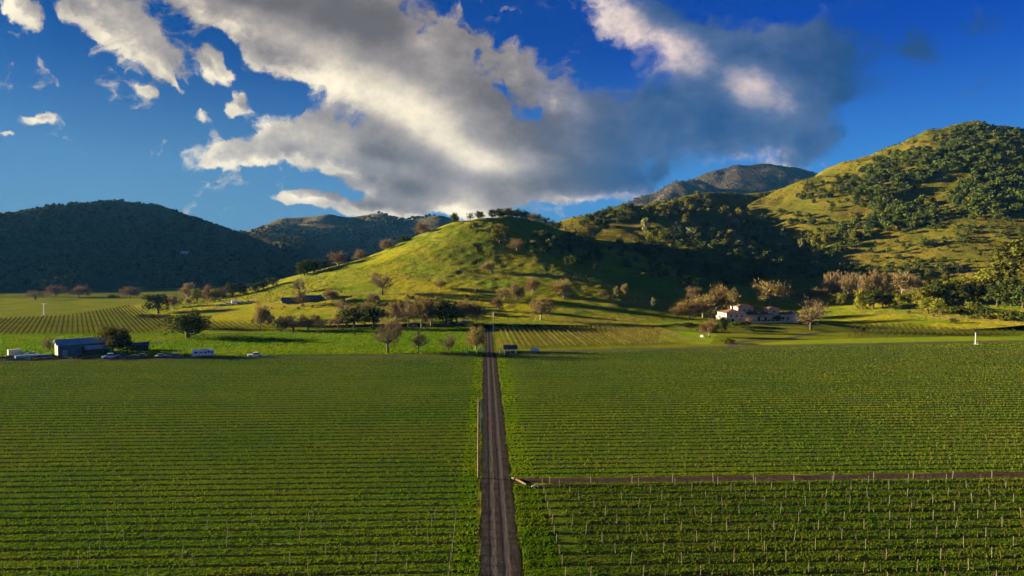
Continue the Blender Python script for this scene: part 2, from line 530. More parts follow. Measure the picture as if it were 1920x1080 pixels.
def vineyard_mat(name, gap, off, c1, c2, dry, strip_col, width):
    m, nt, b = new_mat(name)
    p = opos(nt); w = wpos(nt)
    sep = nt.nodes.new('ShaderNodeSeparateXYZ'); nt.links.new(p.s, sep.inputs[0])
    n1 = noise(nt, mapping(nt, w, scale=(.5, 1, 1)), 1 / 22, 4, .6); n2 = noise(nt, w, .9, 5, .65); n3 = noise(nt, w, 3.5, 3, .6)
    ph = (X(nt, sep.outputs[1]) - off) * (1 / gap) + 400.5
    d = (ph.frac() - .5).abs() * gap + (n2 - .5) * 1.5 + (n3 - .5) * .7
    c = mixc(nt, n1.smooth(.38, .62), c1, c2)
    c = mixc(nt, n2.smooth(.54, .72), c, dry)
    c = mixc(nt, n3.smooth(.47, .30) * .85, c, strip_col)
    c = mixc(nt, d.smooth(width + .15, width - .10), c, strip_col)
    nt.links.new(c.s, b.inputs['Base Color'])
    bump(nt, b, n2 * .25 + n3 * .12, .9, .3)
    return m


def track_mat(name, c1, c2, rut, edge, wide):
    m, nt, b = new_mat(name, .95, .0)
    p = opos(nt)
    sep = nt.nodes.new('ShaderNodeSeparateXYZ'); nt.links.new(p.s, sep.inputs[0])
    n1 = noise(nt, mapping(nt, p, scale=(1, .25, 1)), .9, 5, .65); n2 = noise(nt, p, 6, 4, .6); n3 = noise(nt, mapping(nt, p, scale=(.10, 1, 1)), .8, 4, .6)
    x = X(nt, sep.outputs[0]) + (n1 - .5) * .8
    t = (x.abs() - .85).abs().smooth(.55, .15)
    c = mixc(nt, n1.smooth(.35, .65), c1, c2)
    c = mixc(nt, n3.smooth(.50, .66) * .6, c, tuple(k * .55 for k in c1))
    c = mixc(nt, t * .55, c, rut)
    c = mixc(nt, x.abs().smooth(wide * .40, wide * .50), c, edge)
    nt.links.new(c.s, b.inputs['Base Color'])
    bump(nt, b, n2 * .12 + n1 * .3 + n3 * .35 - t * .12, .9, .35)
    return m


def strip(name, pts, w, z, mat, sub=10.0, wob=.35, loc=None, rz=0.0):
    """A ribbon of ground along a polyline with slightly ragged edges."""
    out = []
    for a, b in zip(pts[:-1], pts[1:]):
        n = max(1, int(math.dist(a[:2], b[:2]) / sub))
        out += [(a[0] + (b[0] - a[0]) * k / n, a[1] + (b[1] - a[1]) * k / n) for k in range(n)]
    out.append(pts[-1][:2])
    co = []
    for k, p in enumerate(out):
        q, r_ = out[max(0, k - 1)], out[min(len(out) - 1, k + 1)]
        dx, dy = r_[0] - q[0], r_[1] - q[1]; L = math.hypot(dx, dy)
        nx, ny = -dy / L, dx / L
        for j, sg in enumerate((-1, -.5, 0, .5, 1)):
            ww = w / 2 * sg + (random.uniform(-wob, wob) if abs(sg) == 1 else 0)
            co.append((p[0] + nx * ww, p[1] + ny * ww, z))
    f = [(5 * k + j, 5 * k + j + 1, 5 * k + j + 6, 5 * k + j + 5) for k in range(len(out) - 1) for j in range(4)]
    f = [tuple(reversed(q)) for q in f]
    o = link(name, np_mesh(name, co, [f], [mat]), loc=loc or (0, 0, 0), rz=rz)
    return tag(o, kind='structure')


def patch(name, poly, z, mat, loc=(0, 0, 0), rz=0.0):
    me = bpy.data.meshes.new(name)
    me.from_pydata([(x, y, 0) for x, y in poly], [], [tuple(range(len(poly)))])
    me.materials.append(mat); me.update()
    o = link(name, me, loc=(loc[0], loc[1], z), rz=rz)
    return tag(o, kind='structure')


M['road'] = track_mat('road_dirt', (.027, .023, .021), (.045, .039, .036), (.085, .076, .070), (.018, .022, .008), 5.4)
M['track'] = track_mat('track_dirt', (.036, .025, .019), (.054, .039, .030), (.060, .044, .034), (.018, .018, .010), 3.6)
M['lane'] = ground_mat('lane_dirt', ((.08, .075, .055), (.10, .09, .065), (.06, .075, .03), (.035, .035, .025)), 20, 3, .6, .6, .15)
M['soil'] = ground_mat('vineyard_soil', ((.020, .030, .004), (.032, .042, .005), (.045, .040, .012), (.012, .014, .004)), 30, 4, .7, .8, .2)
G1 = ((.058, .120, .005), (.105, .150, .006), (.15, .14, .02), (.014, .017, .005))
M['rows_left'] = vineyard_mat('vineyard_ground', 2.9, 0, *G1, .46)
M['rows_right'] = vineyard_mat('vineyard_ground', 2.9, 38.5, *G1, .46)
M['rows_near'] = vineyard_mat('vineyard_ground', 3.3, 31.0, (.05, .10, .004), (.08, .12, .005), (.12, .11, .02), (.012, .014, .005), .5)
M['meadow'] = ground_mat('meadow_grass', ((.075, .14, .010), (.10, .16, .012), (.12, .14, .020), (.035, .07, .010)), 35, 5, .9, .8, .3)
M['strip_grass'] = ground_mat('rough_grass', ((.11, .14, .008), (.16, .17, .010), (.18, .14, .025), (.04, .06, .008)), 25, 4, .7, .8, .3)
M['lawn'] = ground_mat('lawn_grass', ((.16, .24, .010), (.20, .26, .012), (.18, .20, .02), (.08, .13, .01)), 25, 4, .7, .6, .2)

far_lane = [gp(-400, 684), gp(-150, 678), gp(300, 673.5), gp(600, 670), gp(905, 664.5), gp(1000, 660.5), gp(1300, 653), gp(1920, 641), gp(2400, 632)]
strip('lane', far_lane, 4.2, .020, M['lane'], 12)
strip('road', [(0, -60), (0, 203)], 5.3, .040, M['road'], 4, .25, (*O0, 0), RZ)
strip('road', [(0, 203.2), (.2, 260), (.0, 343)], 3.3, .032, M['road'], 4, .3, (*O0, 0), RZ)
side = strip('dirt_track', [(0, -3), (0, -160)], 2.7, .028, M['track'], 4, .3, (*rf(0, 34.6)[:2], 0), RZ + math.pi / 2)


def lane_y(x):
    xs = [p[0] for p in far_lane]; ys = [p[1] for p in far_lane]
    return np.interp(x, xs, ys)


# blocks of the valley floor, in road coordinates
def block_poly(u0, u1, v0, far_off, n=14):
    us = np.linspace(u0, u1, n)
    top = []
    for u in us:
        v = 200.0
        for _ in range(6):
            x, y, _z = rf(u, v); v += lane_y(x) + far_off - y
        top.append((u, v))
    return [(u0, v0), (u1, v0)] + top[::-1]


patch('vineyard_field', block_poly(-330, -3.2, -60, -3), .006, M['rows_left'], O0, RZ)
patch('vineyard_field', block_poly(3.2, 330, 36.6, -3), .006, M['rows_right'], O0, RZ)
patch('vineyard_field', [(3.2, -60), (200, -60), (200, 32.6), (3.2, 32.6)], .006, M['rows_near'], O0, RZ)
mead = [gp(120, 671)[:2], gp(905, 662.5)[:2], gp(905, 613)[:2], gp(700, 616)[:2], gp(480, 624)[:2], gp(330, 638)[:2], gp(215, 652)[:2]]
patch('meadow', mead, .010, M['meadow'])
valley = [gp(-420, 672)[:2], gp(118, 671.5)[:2], gp(213, 652.5)[:2], gp(328, 638.5)[:2], gp(478, 624.5)[:2], gp(640, 617)[:2], gp(640, 589)[:2], gp(420, 566)[:2], gp(250, 559)[:2], gp(-300, 560)[:2]]
patch('valley_field', valley, .008, M['strip_grass'])
patch('meadow', [gp(-420, 672)[:2], gp(118, 671)[:2], gp(200, 653)[:2], gp(260, 640)[:2], gp(272, 630)[:2], gp(-420, 634)[:2]], .014, M['meadow'])
mid_right = [gp(931, 659)[:2], gp(1000, 657)[:2], gp(1300, 649.5)[:2], gp(1920, 638)[:2], gp(2300, 631)[:2], gp(2300, 585)[:2], gp(1280, 583)[:2], gp(926, 598)[:2]]
patch('vineyard_field', mid_right, .008, M['strip_grass'])
patch('lawn', [gp(1235, 640)[:2], gp(1330, 646)[:2], gp(1345, 627)[:2], gp(1330, 612)[:2], gp(1262, 610)[:2], gp(1240, 622)[:2]], .016, M['lawn'])
patch('lawn', [gp(1395, 647)[:2], gp(1920, 637)[:2], gp(1920, 628)[:2], gp(1500, 637)[:2]], .014, M['lawn'])
strip('driveway', [gp(1380, 651), gp(1372, 645), gp(1400, 639), gp(1480, 634), gp(1545, 622), gp(1570, 609)], 4.5, .024, M['lane'], 6)

# ------------------------------------------------------------------ grass and vines
def grass_mat(name, c1, c2, c3, c4, big):
    m = leaf_mat(name, c1, c2, .35, 1, 0)
    nt = m.node_tree
    for n in list(nt.nodes):
        if n.bl_idname in ('ShaderNodeHueSaturation', 'ShaderNodeObjectInfo', 'ShaderNodeTexNoise', 'ShaderNodeMix', 'ShaderNodeMapRange', 'ShaderNodeMath'): nt.nodes.remove(n)
    p = wpos(nt)
    nb = noise(nt, mapping(nt, p, scale=(.45, 1, 1)), 1 / big, 5, .62); nf = noise(nt, p, 1 / 1.3, 3, .6)
    c = mixc(nt, nb.smooth(.40, .60), c1, c2)
    c = mixc(nt, nf.smooth(.56, .74), c, c3)
    c = mixc(nt, nf.smooth(.46, .28), c, c4)
    for n in nt.nodes:
        if n.bl_idname in ('ShaderNodeBsdfDiffuse', 'ShaderNodeBsdfTranslucent'): nt.links.new(c.s, n.inputs[0])
    return m


def tufts(name, region, mat, d0, d1, pitch=.0030, hgt=(.07, .20), blades=5, skip=None, xlim=.86, smin=.22):
    """Grass tufts whose spacing widens with distance; region(x, y) -> bool mask."""
    n = int(2 * xlim / pitch ** 2 * math.log(d1 / d0) * .9)
    D = d0 * np.exp(rng.random(n) * math.log(d1 / d0))
    x = (rng.random(n) * 2 - 1) * xlim * D
    k = region(x, D)
    x, D = x[k], D[k]; n = len(x)
    s = np.maximum(smin, D * pitch)
    co = np.empty((n, blades, 3, 3), np.float32)
    th = rng.random((n, blades)) * 2 * math.pi
    rad = rng.random((n, blades)) * .34 * s[:, None]
    bx, by = x[:, None] + np.cos(th) * rad, D[:, None] + np.sin(th) * rad
    th2 = rng.random((n, blades)) * 2 * math.pi
    w = s[:, None] * (.25 + .3 * rng.random((n, blades)))
    h = (hgt[0] + (hgt[1] - hgt[0]) * rng.random((n, blades))) * (.6 + .8 * vnoise(x / 3.1, D / 2.3))[:, None]
    lean = h * .8 * (rng.random((n, blades)) - .2)
    wx, wy = np.cos(th2) * w / 2, np.sin(th2) * w / 2
    co[:, :, 0] = np.stack([bx - wx, by - wy, np.full_like(bx, .0)], -1)
    co[:, :, 1] = np.stack([bx + wx, by + wy, np.full_like(bx, .0)], -1)
    co[:, :, 2] = np.stack([bx - np.sin(th2) * lean, by + np.cos(th2) * lean, h], -1)
    f = np.arange(n * blades * 3).reshape(-1, 3)
    o = link(name, np_mesh(name, co.reshape(-1, 3), [f], [mat]))
    return tag(o, kind='stuff')


M['grass'] = grass_mat('cover_grass', (.105, .210, .004), (.175, .245, .005), (.29, .29, .020), (.025, .068, .004), 20)
M['grass_near'] = grass_mat('cover_grass_deep', (.066, .140, .003), (.11, .165, .003), (.17, .17, .012), (.018, .048, .003), 16)
M['grass_meadow'] = grass_mat('meadow_blades', (.095, .20, .004), (.16, .23, .005), (.20, .20, .012), (.045, .09, .004), 30)
GAP_L, GAP_R, GAP_N = 2.9, 2.9, 3.3


def row_skip(v, gap, off, width):
    ph = np.abs(((v - off) / gap) % 1.0 - .5)
    ph = (.5 - ph) * gap
    return (ph < width) & (rng.random(v.shape) < .88)


def reg_left(x, y):
    u, v = to_rf(x, y)
    e = -2.45 - 1.1 * vnoise(v / 3.3, v * 0)
    return (u < e) & (y < lane_y(x) - 2.8) & ~(row_skip(v, GAP_L, 0, .64) & (u < -6))


def reg_right(x, y):
    u, v = to_rf(x, y)
    e = 2.35 + .9 * vnoise(v / 2.7, v * 0 + 5)
    return (u > e) & (v > 36.7) & (y < lane_y(x) - 2.8) & ~(row_skip(v, GAP_R, 38.5, .64) & (u > 7))


def reg_near(x, y):
    u, v = to_rf(x, y)
    e = 2.4 + 1.2 * vnoise(v / 2.7, v * 0 + 9)
    bare = (np.hypot((u - 8.6) / 1.7, (v - 24 + (u - 7) * 4) / 11) < 1 + .5 * (vnoise(u, v) - .5)) & (rng.random(u.shape) < .85)
    return (u > e) & (v < 32.6) & ~(row_skip(v, GAP_N, 31.0, .62) & (u > 7)) & ~bare


tufts('grass', reg_left, M['grass'], 72, 292)
tufts('grass', reg_right, M['grass'], 112, 332)
tufts('grass', reg_near, M['grass_near'], 72, 124, hgt=(.10, .28))


def in_poly(x, y, poly):
    c = np.zeros(x.shape, bool); j = len(poly) - 1
    for i in range(len(poly)):
        xi, yi = poly[i]; xj, yj = poly[j]
        c ^= ((yi > y) != (yj > y)) & (x < (xj - xi) * (y - yi) / (yj - yi + 1e-12) + xi)
        j = i
    return c


tufts('grass', lambda x, y: in_poly(x, y, mead), M['grass_meadow'], 268, 400, pitch=.0026, hgt=(.25, .7), blades=4)
tufts('grass', lambda x, y: in_poly(x, y, valley) & (y < 366), M['grass_meadow'], 262, 372, pitch=.0030, hgt=(.25, .6), blades=4)


def vines_mesh(name, length, seed, step=1.85, h=1.15, canes=9, wide=.05, spread=.35, two=True):
    """Dormant vines along local +x: trunks, cordons and upright canes as slender slivers, with a stake at each vine."""
    r = np.random.default_rng(seed); co = []; mi = []
    def sl(p, q, w):
        d = np.array(q) - np.array(p); s = np.array((d[1], -d[0], 0)); n = np.linalg.norm(s)
        s = np.array((1, 0, 0)) if n < 1e-4 else s / n
        a = r.random() * 3.1416; s = s * math.cos(a) + np.array((0, 1, 0)) * math.sin(a)
        co.extend([np.array(p) - s * w / 2, np.array(p) + s * w / 2, np.array(q)])
    x = r.random() * step
    while x < length:
        y = r.normal() * .05
        if r.random() > .06:
            sl((x, y, 0), (x + r.normal() * .06, y, .95), wide * 2.6); mi.append(0)
            for sg in (-1, 1):
                sl((x, y, .78), (x + sg * step * .5, y, .85 + r.normal() * .05), wide * 1.5); mi.append(0)
            for k in range(canes):
                cx = x + (r.random() - .5) * step
                sl((cx, y, .8), (cx + r.normal() * .18, y + r.normal() * spread, h + r.random() * .45), wide); mi.append(0)
        if two and r.random() > .25:
            co.extend([(x + .08 - .028, y, 0), (x + .08 + .028, y, 0), (x + .08, y, 1.25 + r.random() * .2)]); mi.append(1)
        x += step * (.94 + .12 * r.random())
    n = len(co)
    for z, w in ((.46, .045), (1.12, .022)):
        co.extend([np.array((0, -.05, z)), np.array((length, -.05, z)), np.array((length, -.05, z + w)), np.array((0, -.05, z + w))])
    co = np.array(co)
    return np_mesh(name, co, [np.arange(n).reshape(-1, 3), np.arange(n, n + 8).reshape(-1, 4)], [M['vine'], M['stake']], mi + [1, 1])


M['vine'] = leaf_mat('vine_wood', (.050, .034, .020), (.085, .058, .030), .1, .8, .3)
M['vine_tan'] = leaf_mat('vine_canes', (.14, .115, .03), (.22, .17, .045), .2, .3, .3)
M['stake'] = plain('grey_stake', (.20, .18, .14), .8, .15, 3)
M['post'] = plain('weathered_post', (.22, .195, .155), .85, .2, 4, second=(.12, .10, .075))


def tube(path, radii, n=6, cap=True):
    """verts, faces of a tapered tube along a polyline."""
    path = [Vector(p) for p in path]; co = []; f = []
    for k, p in enumerate(path):
        d = (path[min(k + 1, len(path) - 1)] - path[max(k - 1, 0)]).normalized()
        a = d.cross(Vector((0, 1, .3)) if abs(d.y) < .9 else Vector((1, 0, 0))).normalized(); b = d.cross(a)
        for j in range(n):
            t = 2 * math.pi * j / n
            co.append(p + (a * math.cos(t) + b * math.sin(t)) * radii[k])
    for k in range(len(path) - 1):
        for j in range(n):
            f.append((k * n + j, k * n + (j + 1) % n, (k + 1) * n + (j + 1) % n, (k + 1) * n + j))
    if cap:
        f.append(tuple(range(n))[::-1]); f.append(tuple((len(path) - 1) * n + j for j in range(n)))
    return co, f


class MB:
    """Collects shapes into one mesh."""
    def __init__(s): s.v, s.f = [], []
    def add(s, v, f):
        o = len(s.v); s.v += [tuple(p) for p in v]; s.f += [tuple(i + o for i in q) for q in f]; return s
    def box(s, c, d, rz=0.0, taper=1.0):
        x, y, z = d[0] / 2, d[1] / 2, d[2] / 2
        v = [(sx * x * (taper if sz > 0 else 1), sy * y * (taper if sz > 0 else 1), sz * z) for sz in (-1, 1) for sx, sy in ((-1, -1), (1, -1), (1, 1), (-1, 1))]
        cs, sn = math.cos(rz), math.sin(rz)
        v = [(c[0] + a * cs - b * sn, c[1] + a * sn + b * cs, c[2] + e) for a, b, e in v]
        return s.add(v, [(3, 2, 1, 0), (4, 5, 6, 7), (0, 1, 5, 4), (1, 2, 6, 5), (2, 3, 7, 6), (3, 0, 4, 7)])
    def tube(s, path, radii, n=8): return s.add(*tube(path, radii, n))
    def prism(s, prof, y0, y1):
        """Profile in x-z extruded along y."""
        n = len(prof)
        v = [(x, y0, z) for x, z in prof] + [(x, y1, z) for x, z in prof]
        f = [tuple(range(n)), tuple(range(2 * n - 1, n - 1, -1))] + [(i, i + n, (i + 1) % n + n, (i + 1) % n) for i in range(n)]
        return s.add(v, f)
    def gable(s, x0, x1, y0, y1, z, rise, over=.35, th=.15):
        """Two roof slabs with the ridge along x."""
        ym = (y0 + y1) / 2
        for sg, ya in ((-1, y0 - over), (1, y1 + over)):
            zl = z - over * rise / ((y1 - y0) / 2)
            a = [(x0 - over, ya, zl), (x1 + over, ya, zl), (x1 + over, ym, z + rise), (x0 - over, ym, z + rise)]
            b = [(p[0], p[1], p[2] + th) for p in a]
            s.add(a + b, [(0, 1, 2, 3), (7, 6, 5, 4), (0, 4, 5, 1), (1, 5, 6, 2), (2, 6, 7, 3), (3, 7, 4, 0)])
        return s
    def hip(s, x0, x1, y0, y1, z, rise, over=.5):
        x0, x1, y0, y1 = x0 - over, x1 + over, y0 - over, y1 + over
        w, l = y1 - y0, x1 - x0; ym, xm = (y0 + y1) / 2, (x0 + x1) / 2
        if l > w: a, b = (x0 + w / 2, ym), (x1 - w / 2, ym)
        else: a, b = (xm, y0 + l / 2), (xm, y1 - l / 2)
        v = [(x0, y0, z), (x1, y0, z), (x1, y1, z), (x0, y1, z), (x0, y0, z + .18), (x1, y0, z + .18), (x1, y1, z + .18), (x0, y1, z + .18), (*a, z + rise), (*b, z + rise)]
        if l > w: f = [(4, 5, 9, 8), (5, 6, 9), (6, 7, 8, 9), (7, 4, 8)]
        else: f = [(4, 5, 8), (5, 6, 9, 8), (6, 7, 9), (7, 4, 8, 9)]
        return s.add(v, f + [(3, 2, 1, 0), (0, 1, 5, 4), (1, 2, 6, 5), (2, 3, 7, 6), (3, 0, 4, 7)])
    def build(s, name, mat, parent=None, loc=(0, 0, 0), rz=0.0, sm=False):
        me = bpy.data.meshes.new(name); me.from_pydata(s.v, [], s.f); me.materials.append(mat); me.update()
        if sm: smooth(me)
        return link(name, me, parent, loc, rz)


def thing(name, loc, rz, label, cat, group=None):
    o = bpy.data.objects.new(name, None); COL.objects.link(o)
    o.location = loc; o.rotation_euler = (0, 0, rz); o.empty_display_size = .5
    return tag(o, label, cat, group)


ORD = ['first', 'second', 'third', 'fourth', 'fifth', 'sixth', 'seventh', 'eighth', 'ninth', 'tenth', 'eleventh', 'twelfth', 'thirteenth', 'fourteenth', 'fifteenth', 'sixteenth', 'seventeenth', 'eighteenth']

vm_l = [vines_mesh('vine_trellis', 235, k, 1.85, 1.05, 4, .050, .16) for k in range(4)]
vm_r = [vines_mesh('vine_trellis', 260, 10 + k, 1.85, 1.05, 4, .050, .16) for k in range(4)]
vm_n = [vines_mesh('vine_trellis', 100, 20 + k, 1.9, 1.05, 9, .045, .22, False) for k in range(4)]
post_me = MB().tube([(0, 0, 0), (0, 0, 1.42)], [.046, .040], 7); post_me = post_me.build('post', M['post']).data
bpy.data.objects.remove(bpy.data.objects['post'])


def add_posts(tr, xs):
    for x in xs:
        p = link('post', post_me, tr, (x, 0, 0))
        p.rotation_euler = (random.gauss(0, .035), random.gauss(0, .05), 0)
        p.scale = (1, 1, random.uniform(.9, 1.08))


v = 0.0
k = 0
while v > -14.0: v -= GAP_L
while v < 205:
    x, y, _ = rf(-6.2, v)
    if y < lane_y(x) - 4:
        o = link('vine_trellis', random.choice(vm_l), None, rf(-6.2, v), RZ + math.pi)
        near = v < 20
        tag(o, 'row of dormant vines on wires in the wide field left of the road', 'vine row', 'vine rows left of the road')
        if near: add_posts(o, [0] + [i * 13.6 + random.uniform(2.5, 9.5) for i in range(4)])
    v += GAP_L
v = 38.5
while v < 262:
    x, y, _ = rf(6.8, v); x2, y2, _ = rf(100, v)
    if y < lane_y(x) + 10 and y2 < lane_y(x2) - 4:
        st = 6.8
        while y > lane_y(x) - 4 and st < 120: st += 4; x, y, _ = rf(st, v)
        o = link('vine_trellis', random.choice(vm_r), None, rf(st, v), RZ)
        tag(o, 'row of dormant vines in the large field right of the road beyond the dirt track', 'vine row', 'vine rows beyond the dirt track')
    v += GAP_R
v, k = 31.0, 0
while v > -14:
    o = link('vine_trellis', vm_n[k % 4], None, rf(7.8, v), RZ)
    tag(o, '%s row of staked vines counted forward from the brown dirt track' % ORD[k], 'vine row', 'staked vine rows in front of the dirt track')
    off = (k * 1.35) % 6.7 + random.uniform(-.25, .25)
    add_posts(o, [0] + [3.0 + off + i * 6.7 + random.gauss(0, .15) for i in range(12)])
    v -= GAP_N; k += 1
for i in range(22):
    f = link('fence_post', post_me, None, rf(9.2 + i * 7.1, 32.75))
    f.scale = (1.25, 1.25, 1.05); f.rotation_euler = (random.gauss(0, .03), random.gauss(0, .04), 0)
    tag(f, 'weathered grey post standing along the near edge of the brown dirt track', 'post', 'posts along the dirt track')


def dense_vines(name, length, seed, mat, h=1.35, n=6.5, wid=.38, sl=.16):
    """A thick tangle of canes along local +y, with trunks, for rows seen end on."""
    r = np.random.default_rng(seed); k = int(length * n)
    y = r.random(k) * length; x = r.normal(size=k) * wid * .45; z = .35 + r.random(k) * (h - .35)
    a = r.random(k) * 6.283; e = r.normal(size=k) * .7 + .8; ln = .35 + r.random(k) * .45; w = sl * (.5 + r.random(k))
    d = np.stack([np.cos(a) * np.cos(e), np.sin(a) * np.cos(e), np.sin(e)], 1)
    s = np.stack([-np.sin(a), np.cos(a), r.normal(size=k) * .4], 1)
    c = np.stack([x, y, z], 1)
    co = np.stack([c - d * ln[:, None] / 2 - s * w[:, None] / 2, c - d * ln[:, None] / 2 + s * w[:, None] / 2, c + d * ln[:, None] / 2], 1).reshape(-1, 3)
    ty = np.arange(0, length, 1.9) + r.random(len(np.arange(0, length, 1.9))) * .2
    tx = np.zeros_like(ty)
    tr = np.stack([np.stack([tx - .06, ty, tx * 0], 1), np.stack([tx + .06, ty, tx * 0], 1), np.stack([tx, ty, tx + h * .8], 1)], 1).reshape(-1, 3)
    co = np.concatenate([co, tr]); f = np.arange(len(co)).reshape(-1, 3)
    wire = np.array([(0, 0, h * .6), (0, length, h * .6), (0, length, h * .6 + .03), (0, 0, h * .6 + .03)])
    return np_mesh(name, np.concatenate([co, wire]), [f, np.arange(4).reshape(1, 4) + len(co)], [mat])


def block_rows(poly_px, slope, gap, u_first, count, mat, label, group, seed, h=1.35, wid=.38):
    """Rows of one heading filling a valley-floor polygon: slope = sideways drift per metre ahead."""
    poly = [gp(*q)[:2] for q in poly_px]
    n = 0
    cs = math.hypot(1, slope)
    for i in range(count):
        x0 = u_first + i * gap * cs            # where the row line crosses distance 0
        ys = np.arange(250, 640, 1.0); xs = x0 + slope * ys
        m = in_poly(xs, ys, poly)
        if m.sum() < 16: continue
        a, b = ys[m][0], ys[m][-1]
        L = (b - a) * cs
        me = dense_vines('vine_trellis', L, seed + i, mat, h, wid=wid)
        o = link('vine_trellis', me, None, (x0 + slope * a, a, onland(x0 + slope * a, a) * 0), -math.atan(slope))
        tag(o, label, 'vine row', group); n += 1
    return n


block_rows([(934, 655), (1060, 651), (1240, 647), (1300, 640), (1240, 618), (1236, 613), (934, 614)], -.055, 2.6, 9.0, 60, M['vine_tan'],
           'tan vine row running away from the lane right of the upper road', 'tan vine rows behind the lane', 100, 1.4, .5)
block_rows([(960, 601), (1250, 604), (1262, 592), (1190, 588), (1040, 597)], -.055, 2.9, 14, 45, M['vine_tan'],
           'short vine row on the strip between meadow edge and shaded slope', 'short vine rows below the shaded slope', 200, 1.2, .5)
M['vine_olive'] = leaf_mat('vine_olive', (.04, .042, .012), (.065, .06, .014), .2, .3, .3)
block_rows([(-180, 628), (272, 627), (330, 606), (250, 603), (200, 596), (268, 580), (240, 574), (130, 592), (-180, 606)], -.64, 2.5, -210, 160, M['vine_olive'],
           'olive green vine row in the striped block across the left valley', 'vine rows of the left valley', 300, 1.2, .45)
block_rows([(380, 622), (475, 616), (640, 611), (640, 594), (480, 591), (375, 598)], -.58, 3.0, 20, 80, M['vine_olive'],
           'vine row on the small terrace between the dark oak and the blue roofs', 'vine rows of the small terrace', 500, 1.2, .6)
block_rows([(1590, 634), (1905, 629), (1905, 612), (1740, 607), (1590, 610)], .50, 2.9, -60, 110, M['vine_olive'],
           'vine row in the shaded block below the tree covered bank', 'vine rows below the wooded bank', 620, 1.2, .6)

# ------------------------------------------------------------------ trees
M['bark'] = plain('bark', (.095, .072, .05), .95, .25, 3)
M['bark_pale'] = plain('pale_bark', (.30, .25, .19), .95, .2, 3)
M['oak'] = leaf_mat('oak_leaves', (.030, .042, .010), (.060, .070, .014), .15, .5, .5)
M['olive'] = leaf_mat('olive_leaves', (.090, .098, .014), (.145, .130, .018), .2, .5, .4)
M['pine'] = leaf_mat('pine_needles', (.045, .055, .014), (.090, .085, .016), .15, .5, .5)
M['conifer'] = leaf_mat('conifer_needles', (.055, .062, .012), (.095, .090, .015), .15, .5, .4)
M['sage'] = leaf_mat('sage_leaves', (.12, .125, .055), (.18, .165, .075), .2, .5, .4)
M['twig'] = leaf_mat('bare_twigs', (.105, .078, .050), (.16, .115, .07), .15, .5, .4)
M['bud'] = leaf_mat('budding_twigs', (.145, .108, .040), (.22, .165, .060), .25, .5, .35)
M['bud_pink'] = leaf_mat('pinkish_twigs', (.14, .102, .050), (.205, .15, .072), .25, .5, .35)
M['rust'] = leaf_mat('rusty_twigs', (.125, .088, .048), (.18, .125, .066), .2, .5, .35)
M['scrub_tan'] = leaf_mat('tussock_blades', (.11, .115, .012), (.20, .16, .03), .2, .1, 0)
M['scrub'] = leaf_mat('scrub_leaves', (.055, .060, .018), (.085, .080, .026), .15, .1, .3)


def unit(v): return v / np.maximum(np.linalg.norm(v, axis=-1, keepdims=True), 1e-6)


def leaf_quads(r, cen, nrm_jit, size, elong=1.0, outward=None):
    n = len(cen)
    nr = r.normal(size=(n, 3)) if outward is None else unit(outward) + r.normal(size=(n, 3)) * nrm_jit
    nr = unit(nr)
    a = unit(np.cross(nr, r.normal(size=(n, 3)))); b = np.cross(nr, a)
    s = (size * (.6 + .8 * r.random(n)))[:, None]
    a, b = a * s * elong, b * s
    co = np.stack([cen - a - b * .3, cen - b * .9 + a * .2, cen + a + b * .2, cen + b * .9 - a * .2], 1).reshape(-1, 3)
    return co


def oak_crown(seed, ncl=50, per=34, cz=.49, rad=(.43, .43, .46), cr=(.11, .20), size=.028, flat=.0):
    r = np.random.default_rng(seed)
    d = unit(r.normal(size=(ncl, 3))); d[:, 2] = np.where(d[:, 2] < -.85, -d[:, 2] * .5, d[:, 2])
    lump = .72 + .42 * r.random(ncl)
    c = d * (r.random(ncl) ** .35 * lump)[:, None] * np.array(rad) + np.array((0, 0, cz))
    c += np.array((r.normal() * .03, r.normal() * .03, 0))
    rr = r.uniform(cr[0], cr[1], ncl)
    k = np.repeat(np.arange(ncl), per)
    o = unit(r.normal(size=(len(k), 3))) * (r.random(len(k)) ** .45)[:, None] * rr[k][:, None] * np.array((1, 1, .78))
    p = c[k] + o
    p[:, 2] = np.maximum(p[:, 2], .03)
    return leaf_quads(r, p, .9, size, 1.1, o + (c[k] - np.array((0, 0, cz))) * .3), c


def limbs(seed, tips, th=.045, fork=.28, base=0.0, lean=(0, 0)):
    r = np.random.default_rng(seed); m = MB()
    top = (lean[0] * fork, lean[1] * fork, fork)
    m.tube([(0, 0, base - .03), (0, 0, base + .03), (top[0] * .6, top[1] * .6, fork * .6), top], [th * 1.35, th * 1.05, th * .9, th * .8], 7)
    for t in tips:
        t = np.array(t); mid = np.array(top) * .45 + t * .55 + r.normal(size=3) * .02; mid[2] -= .02
        m.tube([top, tuple(np.array(top) * .75 + mid * .25 + (0, 0, .015)), tuple(mid), tuple(t)], [th * .6, th * .5, th * .32, th * .12], 5)
    return m


